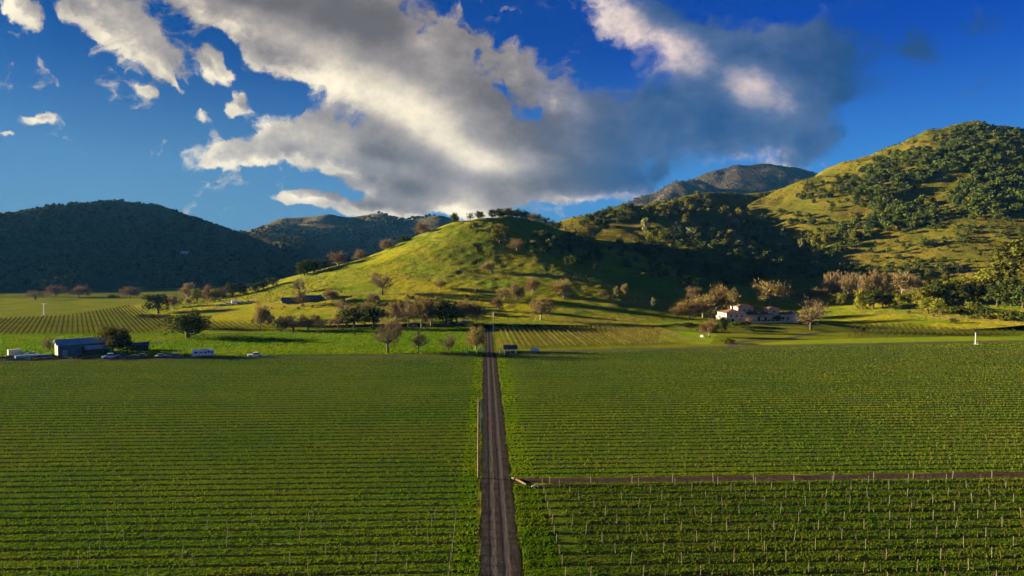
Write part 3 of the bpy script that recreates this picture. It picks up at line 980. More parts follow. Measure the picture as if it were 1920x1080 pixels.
def bare_crown(seed, n=1500, cz=.60, rad=(.40, .40, .40), wid=.010, ln=.10, ntips=16, fill=.5):
    """Twig sprays at the ends of many branches: gaps show through."""
    r = np.random.default_rng(seed)
    d = unit(r.normal(size=(ntips * 3, 3))); d = d[d[:, 2] > -.62][:ntips * 2]
    c = d * (.35 + .72 * r.random(len(d)))[:, None] * np.array(rad) + np.array((0, 0, cz))
    k = r.integers(0, len(c), n)
    o = r.normal(size=(n, 3)) * .068 * (.6 + .9 * r.random(len(c)))[k][:, None]
    p = c[k] + o
    out = unit((p - np.array((0, 0, cz - .25))) * np.array((1, 1, 1.1)) + r.normal(size=(n, 3)) * .20)
    L = ln * (.5 + r.random(n)); s = unit(np.cross(out, r.normal(size=(n, 3)))) * (wid * (.5 + r.random(n)))[:, None]
    a = p - out * L[:, None] / 2; b = p + out * L[:, None] / 2
    co = np.stack([a - s, a + s, b], 1).reshape(-1, 3)
    return co, c


def pine_crown(seed, n=3000, w=.26, z0=.12):
    r = np.random.default_rng(seed)
    nb = 90; zb = z0 + (1 - z0) * r.random(nb) ** 1.15
    ang = r.random(nb) * 6.283; ln = w * (1.05 - (zb - z0) / (1 - z0)) ** .8 * (.65 + .5 * r.random(nb))
    k = r.integers(0, nb, n); t = r.random(n) ** .7
    p = np.stack([np.cos(ang[k]) * ln[k] * t, np.sin(ang[k]) * ln[k] * t, zb[k] - .10 * t * ln[k] / w * .6 + r.normal(size=n) * .012], 1)
    p[:, :2] += r.normal(size=(n, 2)) * .022
    p[:, 2] = np.minimum(p[:, 2], .995)
    out = np.stack([np.cos(ang[k]), np.sin(ang[k]), np.full(n, .9)], 1)
    return leaf_quads(r, p, .8, .015, 1.6, out)


def qm(name, co, sides, mat): return np_mesh(name, co, [np.arange(len(co)).reshape(-1, sides)], [mat])


ARCH = {}


def arch(kind):
    """Meshes of each kind of tree, unit height, several individuals per kind: list of (trunk mesh, crown mesh)."""
    if kind in ARCH: return ARCH[kind]
    out = []
    base, mat = {'oak': ('o', 'oak'), 'olive': ('o', 'olive'), 'sage': ('o', 'sage'), 'bush': ('s', 'oak'), 'olive_bush': ('s', 'olive'), 'scrub_bush': ('s', 'scrub'),
                 'bare': ('b', 'twig'), 'bud': ('f', 'bud'), 'pink': ('f', 'bud_pink'), 'rust': ('f', 'rust'), 'pine': ('p', 'pine'), 'olive_pine': ('p', 'conifer')}[kind]
    for i in range(4):
        sd_ = 31 * i + len(ARCH) * 7 + 5
        if base == 'o':
            co, c = oak_crown(sd_); tips = c[np.argsort(c[:, 2])[10:36:4]]
            out.append((limbs(sd_, tips, .042, .24), qm('crown', co, 4, M[mat])))
        elif base == 's':
            co, c = oak_crown(sd_, 26, 30, .42, (.50, .50, .42), (.14, .26), .04)
            out.append((limbs(sd_, c[:4], .04, .12), qm('crown', co, 4, M[mat])))
        elif base == 'b':
            co, c = bare_crown(sd_, 1200, .52, (.42, .42, .44), .0062, .13)
            out.append((limbs(sd_, c[:16], .036, .26), qm('crown', co, 3, M[mat])))
        elif base == 'f':
            co, c = bare_crown(sd_, 2300, .50, (.43, .43, .45), .0110, .10, 22)
            out.append((limbs(sd_, c[:16], .036, .24), qm('crown', co, 3, M[mat])))
        else:
            co = pine_crown(sd_)
            out.append((limbs(sd_, [(0, 0, .98)], .022, .5), qm('crown', co, 4, M[mat])))
    res = []
    for tr, cr in out:
        me = bpy.data.meshes.new('trunk'); me.from_pydata(tr.v, [], tr.f)
        me.materials.append(M['bark_pale'] if base == 'f' else M['bark']); me.update(); smooth(me)
        res.append((me, cr))
    ARCH[kind] = res
    return res


CRESTS = {'A': CREST_A[::-1]}


def crest_D(px):
    c = CRESTS['A']
    return float(np.interp(px, [q[0] for q in c], [q[2] for q in c]))


NAMES = {'oak': 'oak_tree', 'olive': 'olive_green_tree', 'sage': 'grey_green_tree', 'bush': 'bush', 'olive_bush': 'bush', 'scrub_bush': 'bush', 'bare': 'bare_tree', 'bud': 'budding_tree',
         'pink': 'sycamore_tree', 'rust': 'rusty_tree', 'pine': 'pine_tree', 'olive_pine': 'conifer_tree'}
tree_n = 0


def tree_at(p, hm, wm, kind, label, group=None, tilt=0.0):
    global tree_n
    tree_n += 1
    a = arch(kind); tm, cm = a[tree_n * 7 % 4]
    nominal = {'pine': .5, 'olive_pine': .5}.get(kind, 1.0)
    e = thing(NAMES[kind], (p[0], p[1], p[2] - .02 * hm), random.uniform(0, 6.28), label, 'bush' if 'bush' in kind else 'tree', group)
    e.scale = (wm / nominal, wm / nominal, hm)
    if tilt: e.rotation_euler = (0, tilt, 0)
    link('trunk', tm, e); link('crown', cm, e)
    return e


def tree(px, py, hpx, wpx, kind, label, group=None, D=None, tilt=0.0):
    if D == 'A': D = crest_D(px) + 4
    if D == 'B': D = float(np.interp(px, (905, 950, 1000, 1045), (690, 716, 765, 815))) - 3
    if D:
        x = ray(px, py)[0] / ray(px, py)[1] * D; p = (x, D, onland(x, D))
    else:
        p = hit(px, py)
    if D: p = (p[0], p[1], p[2] - .10 * hpx / FPX * p[1])
    return tree_at(p, hpx / FPX * p[1] * 1.14, wpx / FPX * p[1] * 1.20, kind, label, group, tilt)


FE = 'trees along the far edge of the left fields'
tree(66, 562, 17, 40, 'bare', 'dark spreading bare tree at the far field edge behind the white wind machine', FE)
tree(104, 558, 21, 32, 'rust', 'rounded rusty bare tree just right of the spreading bare tree at the far field edge', FE)
tree(147, 557, 18, 38, 'rust', 'wide reddish bare tree midway along the far edge of the left fields', FE)
tree(243, 558, 19, 34, 'rust', 'domed brown bare tree standing alone at the right end of the far field edge', FE)
tree(212, 559, 8, 16, 'bush', 'small dark bush left of the domed brown tree at the far field edge', FE)
tree(297, 588, 36, 42, 'oak', 'dark round oak behind the brown brush bank in the left valley')
tree(326, 578, 22, 26, 'rust', 'small brown bare tree beside the round oak, right of it')
tree(352, 634, 44, 84, 'oak', 'broad dark oak, widest single tree at the upper left edge of the meadow')
tree(357, 616, 30, 44, 'oak', 'oak top rising behind the broad dark oak at the meadow edge')
tree(211, 664, 50, 56, 'olive', 'sunlit round tree standing at the right end of the teal barn')
tree(232, 663, 44, 30, 'oak', 'dark tree merging with the sunlit round tree beside the barn')
tree(92, 657, 24, 26, 'bare', 'thin bare tree behind the parked vehicles at the left end of the barn')
FR = 'trees along the foot ridge of the central hill'
for (x, y, h, w, k, l) in [
    (352, 563, 28, 30, 'rust', 'tall brown bare tree, leftmost of the tree line on the foot ridge'),
    (369, 566, 24, 22, 'olive', 'sunlit olive tree next to the tall brown tree on the foot ridge'),
    (388, 562, 24, 26, 'rust', 'brown bare tree between two evergreens on the foot ridge'),
    (404, 562, 20, 22, 'olive', 'olive toned tree right of the brown one between evergreens'),
    (419, 560, 22, 22, 'bare', 'dark bare tree in the middle of the foot ridge tree line'),
    (436, 556, 26, 26, 'oak', 'tallest dark oak of the foot ridge tree line'),
    (456, 550, 20, 24, 'oak', 'round oak just right of the tallest oak on the foot ridge'),
    (476, 545, 17, 22, 'oak', 'low oak third from the right end of the foot ridge line'),
    (494, 541, 16, 20, 'oak', 'low oak second from the right end of the foot ridge line'),
    (512, 536, 17, 22, 'oak', 'last oak at the uphill end of the foot ridge line')]:
    tree(x, y, h, w, k, l, FR, 'A' if x > 440 else None)
SK = 'trees on the skyline of the central hill'
for (x, y, h, w, k, l) in [
    (571, 532, 30, 36, 'oak', 'large half lit oak on the lower left skyline of the central hill'),
    (588, 530, 26, 26, 'oak', 'dark oak tucked against the large half lit oak on the hill skyline'),
    (608, 522, 22, 24, 'oak', 'small round oak between the half lit oak and the brown dome'),
    (634, 514, 26, 36, 'rust', 'brown domed bare tree on the left skyline of the central hill'),
    (675, 501, 18, 26, 'rust', 'smaller brown bare tree uphill of the brown dome on the skyline'),
    (727, 484, 20, 26, 'rust', 'brown tree halfway up the left skyline of the central hill'),
    (757, 470, 13, 30, 'bush', 'low dark bush on the steep left skyline below the red brown tree'),
    (792, 455, 20, 26, 'rust', 'red brown tree high on the left skyline of the central hill'),
    (852, 424, 18, 18, 'oak', 'lone dark oak left of the summit trees on the hill top'),
    (900, 411, 15, 18, 'oak', 'dark round oak on the summit, right of the two tone pair'),
    (882, 414, 16, 16, 'bare', 'bare topped tree behind the green bush tree near the summit'),
    (922, 410, 17, 16, 'oak', 'upright oak at the left end of the summit grove'),
    (935, 409, 17, 20, 'oak', 'tall ragged oak in the left half of the summit grove'),
    (951, 410, 16, 18, 'oak', 'oak leaning over the pale crest of the summit'),
    (968, 412, 18, 20, 'oak', 'broad dark oak in the middle of the summit grove'),
    (943, 410, 13, 16, 'bush', 'low dark bush under the ragged oak of the summit grove'), (960, 412, 14, 18, 'bush', 'low dark bush left of the broad summit oak'), (976, 414, 15, 18, 'bush', 'low dark bush right of the broad summit oak'),
    (984, 414, 18, 18, 'oak', 'dark oak just right of the middle of the summit grove')]:
    tree(x, y, h, w, k, l, SK, 'A' if x < 906 else 'B')
for (x, y, h, w, k, l, D) in [
    (998, 421, 17, 18, 'bud', 'pale brown tree among the dark oaks right of the summit', 'B'),
    (1008, 424, 17, 20, 'oak', 'dark oak on the right shoulder of the summit behind the pale tree', 'B'),
    (1022, 430, 17, 18, 'oak', 'dark oak third from the right end of the summit grove', 'B'),
    (1034, 434, 15, 16, 'oak', 'dark oak second from the right end of the summit grove', 'B'),
    (1046, 440, 15, 18, 'oak', 'last dark oak at the right end of the summit grove', 'B')]:
    tree(x, y, h, w, k, l, SK, D)
tree(885, 434, 18, 22, 'olive_bush', 'green bush like tree just below the summit skyline')
tree(937, 456, 33, 33, 'olive', 'round yellow green tree alone on the upper slope of the central hill')
tree(969, 471, 20, 30, 'bud', 'brown leafed tree right of the round yellow green tree on the hill')
tree(1000, 462, 12, 14, 'sage', 'pale thin tree right of the brown leafed tree on the shaded slope')
tree(921, 512, 24, 26, 'bud', 'leaning tree with a pale trunk low on the shaded side of the hill', tilt=-.45)
CS = 'scattered bare trees on the sunlit foot of the central hill'
tree(561, 549, 27, 26, 'bare', 'thin bare tree standing below the half lit oak on the sunlit slope', CS)
tree(565, 574, 30, 32, 'bare', 'thin bare tree with a dark trunk lower down the sunlit slope', CS)
tree(717, 553, 42, 42, 'bare', 'largest bare tree on the sunlit slope of the central hill', CS)
tree(622, 566, 24, 26, 'bud', 'faint tan bare tree between the thin pair and the largest bare tree', CS)
tree(700, 566, 16, 24, 'bud', 'small tan thicket tree below the largest bare tree on the slope', CS)
tree(826, 542, 16, 22, 'bud', 'tan shrubby tree near the shadow line of the hill', CS)
LR = 'trees on the lane behind the meadow'
for (x, y, h, w, k, l) in [
    (488, 618, 46, 32, 'bud', 'tall thin brown tree left of the blue roofs, above the meadow'),
    (527, 622, 26, 26, 'oak', 'small dark evergreen at the left end of the thicket under the blue roofs'),
    (550, 621, 32, 52, 'bare', 'wide dark bare tree in front of the blue roofed sheds'),
    (578, 619, 24, 30, 'bare', 'low bare tree at the right end of the blue roofed shed'),
    (601, 618, 20, 18, 'bare', 'small bare tree alone in the gap before the big dark oaks'),
    (634, 615, 22, 30, 'bare', 'bare tree close to the left side of the big dark oaks'),
    (645, 590, 26, 40, 'bare', 'bare tree behind the left part of the big dark oaks'),
    (664, 614, 37, 44, 'oak', 'big dark oak, left of the pair above the meadow'),
    (701, 614, 38, 46, 'oak', 'big dark oak, right of the pair above the meadow'),
    (742, 601, 40, 30, 'bud', 'tall tan bare tree behind the right side of the dark oak pair'),
    (766, 610, 48, 36, 'bare', 'tall bare tree right of the dark oak pair'),
    (757, 606, 14, 14, 'bush', 'small round dark bush between the tall bare trees'),
    (790, 612, 50, 34, 'bud', 'tall tan bare tree in the middle of the row behind the meadow'),
    (808, 609, 44, 36, 'rust', 'reddish bare tree left of the dark evergreen near the parked cars'),
    (836, 610, 48, 44, 'oak', 'tall dark evergreen above the parked cars'),
    (856, 606, 38, 30, 'oak', 'shorter dark evergreen right of the tall one above the parked cars'),
    (870, 606, 42, 32, 'bud', 'tan bare tree right of the dark evergreens'),
    (893, 606, 40, 34, 'bud', 'tan bare tree nearest the left side of the upper road'),
    (683, 590, 20, 40, 'bud', 'tan thicket tree behind the dark oak pair'),
    (910, 590, 14, 20, 'bush', 'low bush beside the upper end of the road')]:
    tree(x, y, h, w, k, l, LR)
BM = 'bare trees along the near edge of the meadow'
tree(727, 662, 66, 54, 'bare', 'largest bare tree at the near edge of the meadow', BM)
tree(785, 661, 38, 34, 'bare', 'bare tree right of the largest one at the near meadow edge', BM)
tree(840, 660, 32, 32, 'bare', 'faint bare tree third from the left at the near meadow edge', BM)
tree(892, 657, 40, 32, 'bud', 'brown bare tree at the near meadow edge beside the upper road', BM)
RS = 'brown trees right of the upper road'
for (x, y, h, w, k, l) in [
    (934, 584, 26, 20, 'bud', 'small round brown tree just above the top of the wind machine'),
    (946, 562, 22, 30, 'bud', 'small tan bush tree left of the taller brown tree on the dark slope'),
    (968, 567, 36, 28, 'bud', 'narrow tall brown tree left of the brown pair on the dark slope'),
    (998, 552, 27, 28, 'bud', 'rounded brown tree above and right of the narrow tall one'),
    (1057, 559, 32, 40, 'bud', 'wide brown tree alone on the dark slope right of the pair'),
    (1014, 600, 41, 44, 'bud', 'large rounded brown tree at the far edge of the tan vine rows')]:
    tree(x, y, h, w, k, l, RS)
tree(1130, 557, 12, 20, 'bare', 'small dim bare shrub tree left of the pale twins on the shaded slope')
tree(1156, 556, 17, 12, 'sage', 'thin pale tree, left of the pale twins on the shaded slope')
tree(1172, 553, 18, 14, 'bud', 'thin tan tree, right of the pale twins on the shaded slope')
tree(1225, 576, 16, 10, 'sage', 'narrow pale sapling at the foot of the shaded slope')
tree(1299, 562, 23, 26, 'pink', 'small pale tree above the left end of the house grove')
HG = 'brown trees around the villa'
for (x, y, h, w, k, l) in [
    (1272, 596, 19, 30, 'bud', 'low brown tree at the far left end of the villa grove'),
    (1292, 598, 33, 46, 'bud', 'brown tree second from the left in the villa grove'),
    (1318, 596, 44, 48, 'bud', 'brown tree third from the left in the villa grove'),
    (1343, 594, 56, 46, 'bud', 'tallest brown tree of the grove left of the villa'),
    (1366, 586, 40, 36, 'bud', 'brown tree right behind the red roof of the villa'),
    (1330, 632, 30, 36, 'bud', 'brown tree in front of the grove, left of the villa terrace'),
    (1444, 572, 46, 62, 'bud', 'broad brown tree standing behind the villa'),
    (1421, 600, 22, 32, 'bare', 'domed bare tree hiding the middle of the villa front'),
    (1404, 608, 13, 16, 'bare', 'small bare tree at the left foot of the domed tree by the villa'),
    (1520, 619, 54, 50, 'bare', 'tall bare tree standing at the right end of the villa'),
    (1534, 566, 28, 36, 'bud', 'rounded brown tree upslope right of the villa'),
    (1505, 566, 24, 32, 'bud', 'brown tree upslope behind the right end of the villa')]:
    tree(x, y, h, w, k, l, HG)
tree(1352, 624, 30, 26, 'oak', 'dark round topped tree in front of the left end of the villa')
for (x, y, h, w, l) in [(1382, 613, 14, 20, 'dark shrub below the left wing of the villa'), (1398, 612, 12, 16, 'dark shrub below the red roof, right of its neighbour'),
                        (1367, 645, 10, 22, 'dark bush at the foot of the drive below the villa'), (1316, 623, 9, 22, 'small bush on the bright lawn left of the villa'),
                        (1286, 612, 8, 40, 'low hedge like bush at the top of the bright lawn'), (1457, 600, 10, 22, 'brown garden shrub by the terrace of the villa'),
                        (1405, 620, 9, 20, 'low shrub on the dark bank under the villa')]:
    tree(x, y, h, w, 'bush', l, 'shrubs around the villa')
PR = 'pale sycamores on the bank right of the villa'
for i, (x, y, h, w) in enumerate([(1556, 561, 46, 28), (1572, 555, 40, 26), (1590, 560, 46, 28), (1607, 556, 40, 22), (1622, 562, 44, 24), (1640, 560, 46, 26), (1660, 558, 44, 28), (1691, 556, 44, 38), (1711, 548, 30, 26)]):
    tree(x, y, h, w, 'pink', '%s pale sycamore from the left in the row on the bank' % ORD[i], PR)
EV = 'evergreens below the pale sycamores'
for i, (x, y, h, w, k) in enumerate([(1560, 573, 22, 26, 'olive'), (1577, 574, 24, 20, 'olive'), (1617, 580, 36, 32, 'olive'), (1637, 581, 40, 34, 'oak'), (1655, 576, 24, 26, 'olive'), (1668, 574, 24, 24, 'oak'), (1690, 570, 20, 24, 'olive'), (1683, 580, 10, 20, 'bush')]):
    tree(x, y, h, w, k, '%s evergreen from the left under the pale sycamores' % ORD[i], EV)
RB = 'evergreens massed on the right bank'
big = [(1712, 575, 30, 34, 'olive'), (1724, 577, 36, 36, 'olive'), (1740, 572, 42, 34, 'olive_pine'), (1757, 574, 46, 36, 'oak'), (1772, 570, 54, 28, 'olive_pine'), (1788, 572, 46, 40, 'olive'), (1806, 572, 42, 40, 'oak'),
       (1822, 570, 44, 40, 'olive'), (1842, 568, 42, 40, 'oak'), (1852, 562, 54, 44, 'olive'), (1868, 560, 84, 46, 'olive_pine'), (1886, 560, 98, 54, 'olive_pine'), (1906, 562, 104, 56, 'olive_pine'), (1926, 566, 96, 56, 'olive_pine'), (1945, 566, 100, 56, 'pine'),
       (1870, 574, 40, 44, 'oak'), (1896, 574, 52, 44, 'oak'), (1918, 578, 46, 44, 'oak'), (1740, 588, 30, 32, 'olive'), (1757, 590, 28, 30, 'olive'), (1800, 592, 22, 36, 'bush'), (1822, 592, 26, 40, 'olive_bush'), (1845, 598, 24, 44, 'bush'), (1872, 600, 20, 40, 'olive_bush'), (1900, 602, 22, 44, 'bush'), (1925, 604, 22, 40, 'bush')]
for i, (x, y, h, w, k) in enumerate(big):
    kind_word = {'olive': 'olive green tree', 'oak': 'dark oak', 'olive_pine': 'tall yellow green conifer', 'pine': 'tall dark conifer', 'bush': 'dark bush', 'olive_bush': 'olive bush'}[k]
    tree(x, y, h, w, k, '%s massed on the orange lit bank at the right edge' % kind_word, '%ss on the right bank' % kind_word)
tree(1788, 606, 10, 14, 'bush', 'single dark bush on the bright strip under the orange bank')

# hillside trees: far and small, one mesh each
def small_mesh(kind, seed):
    mat = {'o': M['oak'], 'g': M['sage'], 'y': M['olive'], 'b': M['bud'], 's': M['scrub']}[kind]
    co, c = oak_crown(seed, 22, 13, .46, (.37, .37, .40), (.17, .27), .062)
    t, tf = tube([(0, 0, -.05), (0, 0, .5)], [.05, .03], 5)
    n = len(co)
    co = np.concatenate([co, np.array([tuple(p) for p in t])])
    tq = np.array([q for q in tf if len(q) == 4]) + n
    q = np.concatenate([np.arange(n).reshape(-1, 4), tq])
    return np_mesh('hillside_tree', co, [q], [mat, M['bark']], [0] * (n // 4) + [1] * len(tq))


SM = {k: [small_mesh(k, 900 + 10 * i + j) for j in range(4)] for i, k in enumerate('ogybs')}
wood = []                                     # (x, y, z, height, width) of the trees beyond the countable ones


def scatter(poly, n, hm, kinds, label, group, cat='tree', mask=None, keep_every=1):
    xs = [p[0] for p in poly]; ys = [p[1] for p in poly]; got = 0; tries = 0
    while got < n and tries < n * 12:
        tries += 1
        px, py = random.uniform(min(xs), max(xs)), random.uniform(min(ys), max(ys))
        if not in_poly(np.array([px]), np.array([py]), poly)[0]: continue
        p = hit(px, py)
        if p is None or p[2] < .5: continue
        if mask is not None and fbm(np.array([p[0]]), np.array([p[1]]), 60, 3)[0] < mask: continue
        h = random.uniform(*hm); w = h * random.uniform(.8, 1.25)
        got += 1
        if label is None or got % keep_every:
            wood.append((*p, h, w)); continue
        k = random.choice(kinds)
        o = link({'o': 'hillside_oak', 'g': 'hillside_tree', 'y': 'hillside_tree', 'b': 'hillside_tree', 's': 'hillside_shrub'}[k], random.choice(SM[k]), None, (p[0], p[1], p[2] - .2), random.uniform(0, 6.28))
        o.scale = (w, w, h); tag(o, label, cat, group)


scatter([(1770, 250), (1830, 232), (1900, 244), (1918, 262), (1918, 330), (1850, 345), (1800, 330), (1740, 312), (1720, 285)], 260, (7, 14), 'os', 'dark oak of the wood around the summit of the right hill', 'oaks around the right summit', keep_every=6)
scatter([(1640, 305), (1720, 285), (1800, 305), (1740, 345), (1690, 372), (1640, 402), (1600, 385), (1620, 335)], 170, (7, 15), 'oo', 'dark oak in the diagonal wood across the left flank of the right hill', 'oaks of the diagonal wood', keep_every=5)
scatter([(1570, 440), (1640, 385), (1760, 380), (1800, 400), (1720, 432), (1640, 442), (1600, 470), (1545, 492)], 150, (7, 14), 'ooy', 'oak in the clump on the middle slope of the right hill', 'oaks on the middle slope', keep_every=4)
scatter([(1780, 350), (1918, 330), (1918, 405), (1850, 415), (1780, 392)], 170, (8, 15), 'oo', 'dark oak in the wood at the right edge of the right hill', 'oaks at the right edge of the hill', keep_every=5)
scatter([(1560, 505), (1780, 440), (1918, 410), (1918, 490), (1700, 505)], 60, (3, 7), 'os', 'scattered low oak on the yellow open slope of the right hill', 'scattered oaks on the open slope', keep_every=2)
scatter([(1560, 470), (1600, 340), (1700, 270), (1918, 260), (1918, 490), (1720, 500)], 130, (3, 10), 'osy', None, None, mask=-.02)
scatter([(1600, 330), (1640, 300), (1720, 268), (1740, 300), (1640, 345), (1560, 400), (1520, 380)], 70, (4, 11), 'os', 'oak on the high open shoulder of the right hill', 'oaks on the high open shoulder')
scatter([(1490, 362), (1600, 325), (1640, 310), (1620, 350), (1560, 372), (1500, 380)], 50, (6, 11), 'oo', 'dark oak on the left shoulder of the right hill', 'oaks on the left shoulder', keep_every=2)
scatter([(1120, 470), (1200, 440), (1480, 400), (1560, 420), (1520, 520), (1300, 545), (1200, 520)], 230, (7, 12), 'os', 'dark oak in the shaded bowl between the hills', 'oaks in the shaded bowl', keep_every=4)
scatter([(1500, 530), (1560, 505), (1800, 500), (1800, 520), (1600, 525)], 60, (6, 10), 'os', 'dark oak in the shade at the foot of the right hill', 'oaks at the shaded foot of the right hill', keep_every=3)
scatter([(1180, 402), (1320, 366), (1345, 392), (1310, 412), (1200, 415)], 44, (9, 14), 'oyy', 'half lit oak on the crest between the central and right hills', 'oaks on the middle crest', keep_every=1)
scatter([(1068, 425), (1100, 405), (1185, 390), (1195, 425), (1150, 430)], 26, (8, 13), 'oo', 'dark oak on the small crest right of the central hill', 'oaks on the small crest', keep_every=1)
scatter([(1000, 445), (1060, 445), (1130, 470), (1130, 510), (1060, 500), (1000, 480)], 46, (7, 12), 'oo', 'dark oak in the shaded gully right of the central hill', 'oaks in the shaded gully', keep_every=2)
for (x, y, h, w) in [(1211, 440, 24, 18), (1221, 456, 18, 20), (1243, 448, 16, 18), (1264, 440, 19, 17), (1285, 427, 22, 16), (1296, 447, 16, 20), (1312, 446, 18, 22), (1330, 450, 12, 12), (1358, 414, 24, 16), (1366, 428, 20, 18), (1385, 412, 20, 14), (1374, 440, 22, 20),
                     (1394, 440, 20, 10), (1368, 452, 16, 18), (1386, 456, 14, 16), (1345, 458, 14, 12), (1410, 452, 16, 14), (1425, 448, 18, 10), (1440, 458, 16, 12), (1363, 466, 13, 18), (1384, 466, 12, 14), (1412, 466, 14, 12), (1334, 428, 10, 8), (1400, 430, 10, 8), (1502, 470, 18, 12), (1520, 462, 22, 16), (1530, 470, 22, 18), (1545, 462, 22, 16), (1538, 480, 16, 16), (1555, 455, 18, 16)]:
    p = hit(x, y)
    o = link('hillside_tree', random.choice(SM[random.choice('gy')]), None, (p[0], p[1], p[2] - .3), random.uniform(0, 6.28))
    o.scale = (w / FPX * p[1] * 1.1, w / FPX * p[1] * 1.25, h / FPX * p[1] * 1.5)
    tag(o, 'pale sunlit tree standing out of the shaded bowl between the hills', 'tree', 'sunlit trees in the shaded bowl')


def wood_mesh(name, lst, mat, ncl, per, size, seed):
    """Many distant trees as one mass of leaf clumps."""
    r = np.random.default_rng(seed); parts = []
    vars_ = [oak_crown(seed + i, ncl, per, .5, (.42, .42, .40), (.16, .28), size)[0] for i in range(6)]
    for i, (x, y, z, h, w) in enumerate(lst):
        c = vars_[i % 6]; t = r.random() * 6.283; cs, sn = math.cos(t), math.sin(t)
        q = np.stack([(c[:, 0] * cs - c[:, 1] * sn) * w + x, (c[:, 0] * sn + c[:, 1] * cs) * w + y, c[:, 2] * h + z - .3], 1)
        parts.append(q.astype(np.float32))
    co = np.concatenate(parts)
    return tag(link(name, qm(name, co, 4, mat)), kind='stuff')


wood_mesh('woodland', wood, M['oak'], 14, 12, .075, 40)


def fill(hill, x0, x1, y0, y1, step, hm, zmin, dens, keep=None):
    gx, gy = np.meshgrid(np.arange(x0, x1, step), np.arange(y0, y1, step))
    gx = gx + rng.uniform(-.5, .5, gx.shape) * step; gy = gy + rng.uniform(-.5, .5, gy.shape) * step
    z = hill.h(gx, gy)
    k = (z > zmin) & (np.abs(gx) < gy * .82 + 20) & (fbm(gx, gy, 110, 3) > dens) & (z >= H(gx, gy) - .5)
    if keep is not None: k &= keep(gx, gy, z)
    h = rng.uniform(hm[0], hm[1], gx.shape)
    return [(a, b, c, d, d * e) for a, b, c, d, e in zip(gx[k], gy[k], z[k], h[k], rng.uniform(.8, 1.3, k.sum()))]


M['forest'] = leaf_mat('forest_leaves', (.026, .040, .016), (.055, .062, .022), .1, .03, .0)
M['far_trees'] = leaf_mat('far_tree_leaves', (.030, .038, .022), (.055, .058, .03), .1, .02, .0)
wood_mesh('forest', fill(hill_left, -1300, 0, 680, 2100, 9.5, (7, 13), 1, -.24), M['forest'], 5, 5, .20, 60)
wood_mesh('far_woodland', fill(hill_far, -1500, 100, 1700, 2700, 15, (8, 15), 4, .02) + fill(hill_far, -1500, 100, 1700, 2300, 14, (8, 14), 1, -.2, lambda x, y, z: z < 45), M['far_trees'], 4, 4, .24, 61)
wood_mesh('scrubland', fill(hill_right, 200, 1300, 560, 1320, 9, (1.2, 3.6), 4, .03) + fill(hill_spur, 0, 620, 600, 1300, 10, (1.2, 3.5), 4, .04), M['scrub'], 4, 5, .22, 62)
wood_mesh('scrubland', fill(mountain_far, 300, 2600, 2400, 4000, 26, (5, 10), 30, .03), M['far_trees'], 3, 4, .28, 63)

wood_mesh('tussock_grass', fill(hill_center, -330, 120, 470, 760, 3.0, (.35, 1.1), 1.5, -.02), M['scrub_tan'], 2, 5, .34, 64)
scatter([(640, 588), (700, 560), (900, 552), (905, 596), (780, 602)], 46, (2.2, 4.5), 'bbs', 'low tan shrub on the rough ground between the sunlit hill and the tall bare trees', 'tan shrubs at the hill foot', 'shrub')
scatter([(470, 606), (640, 596), (640, 612), (480, 620)], 26, (2.5, 6), 'bbo', 'tan or dark bush in the thicket between the small terrace and the meadow', 'thicket above the meadow', 'shrub')
scatter([(250, 566), (345, 560), (440, 556), (430, 564), (340, 572)], 20, (2.5, 6), 'bob', 'small tree of the thin line between left valley and hill foot', 'thin tree line of the left valley', 'tree')
scatter([(440, 586), (560, 560), (700, 540), (720, 560), (600, 590)], 18, (1.5, 3.5), 'bs', 'low tan shrub scattered on the sunlit left foot of the central hill', 'tan shrubs on the sunlit foot', 'shrub')
scatter([(1560, 572), (1720, 560), (1900, 590), (1900, 604), (1700, 592)], 30, (1.5, 3.5), 'sby', 'low shrub on the orange lit bank under the evergreens', 'shrubs on the orange bank', 'shrub')

# ------------------------------------------------------------------ buildings, vehicles and farm things
M['stucco'] = plain('cream_stucco', (.58, .47, .33), .9, .06, .5)
M['tile'] = plain('red_roof_tile', (.17, .080, .055), .8, .2, 1.5)
M['glass'] = plain('dark_glass', (.02, .025, .03), .15, .1, 1, .5)
M['white'] = plain('white_paint', (.74, .76, .76), .5, .06, 1.5)
M['frame'] = plain('white_frame', (.60, .58, .54), .6, .06, 2)
M['teal_wall'] = plain('teal_cladding', (.065, .14, .15), .7, .15, .8)
M['teal_roof'] = plain('pale_teal_sheet_roof', (.30, .42, .44), .35, .12, .6, .5, .4)
M['cream'] = plain('cream_boards', (.52, .45, .32), .85, .2, .8)
M['door_blue'] = plain('pale_blue_door', (.16, .30, .36), .6, .1, 1)
M['blue_roof'] = plain('blue_sheet_roof', (.055, .075, .17), .5, .15, .6, .4)
M['purple_roof'] = plain('weathered_purple_roof', (.13, .10, .12), .7, .2, .5)
M['dark_wood'] = plain('dark_boards', (.055, .045, .04), .9, .2, 1)
M['grey_roof'] = plain('grey_shingle_roof', (.10, .10, .115), .85, .2, 1)
M['rubber'] = plain('tyre_rubber', (.02, .02, .02), .8, .1, 4)
M['pole_wood'] = plain('pole_wood', (.20, .13, .085), .9, .2, 1.5)
M['pale_metal'] = plain('pale_metal', (.62, .58, .48), .5, .1, 1, .4)
M['dark_metal'] = plain('dark_metal', (.06, .06, .065), .5, .1, 1, .4)
M['stone'] = plain('pale_stone', (.50, .47, .42), .9, .25, 1.2, second=(.18, .16, .13))
M['brush'] = leaf_mat('cut_brush', (.055, .034, .02), (.09, .055, .03), .05, .5, .3)


def paint(name, col): return M.setdefault('paint_' + name, plain(name + '_paint', col, .3, .08, 1, .5))


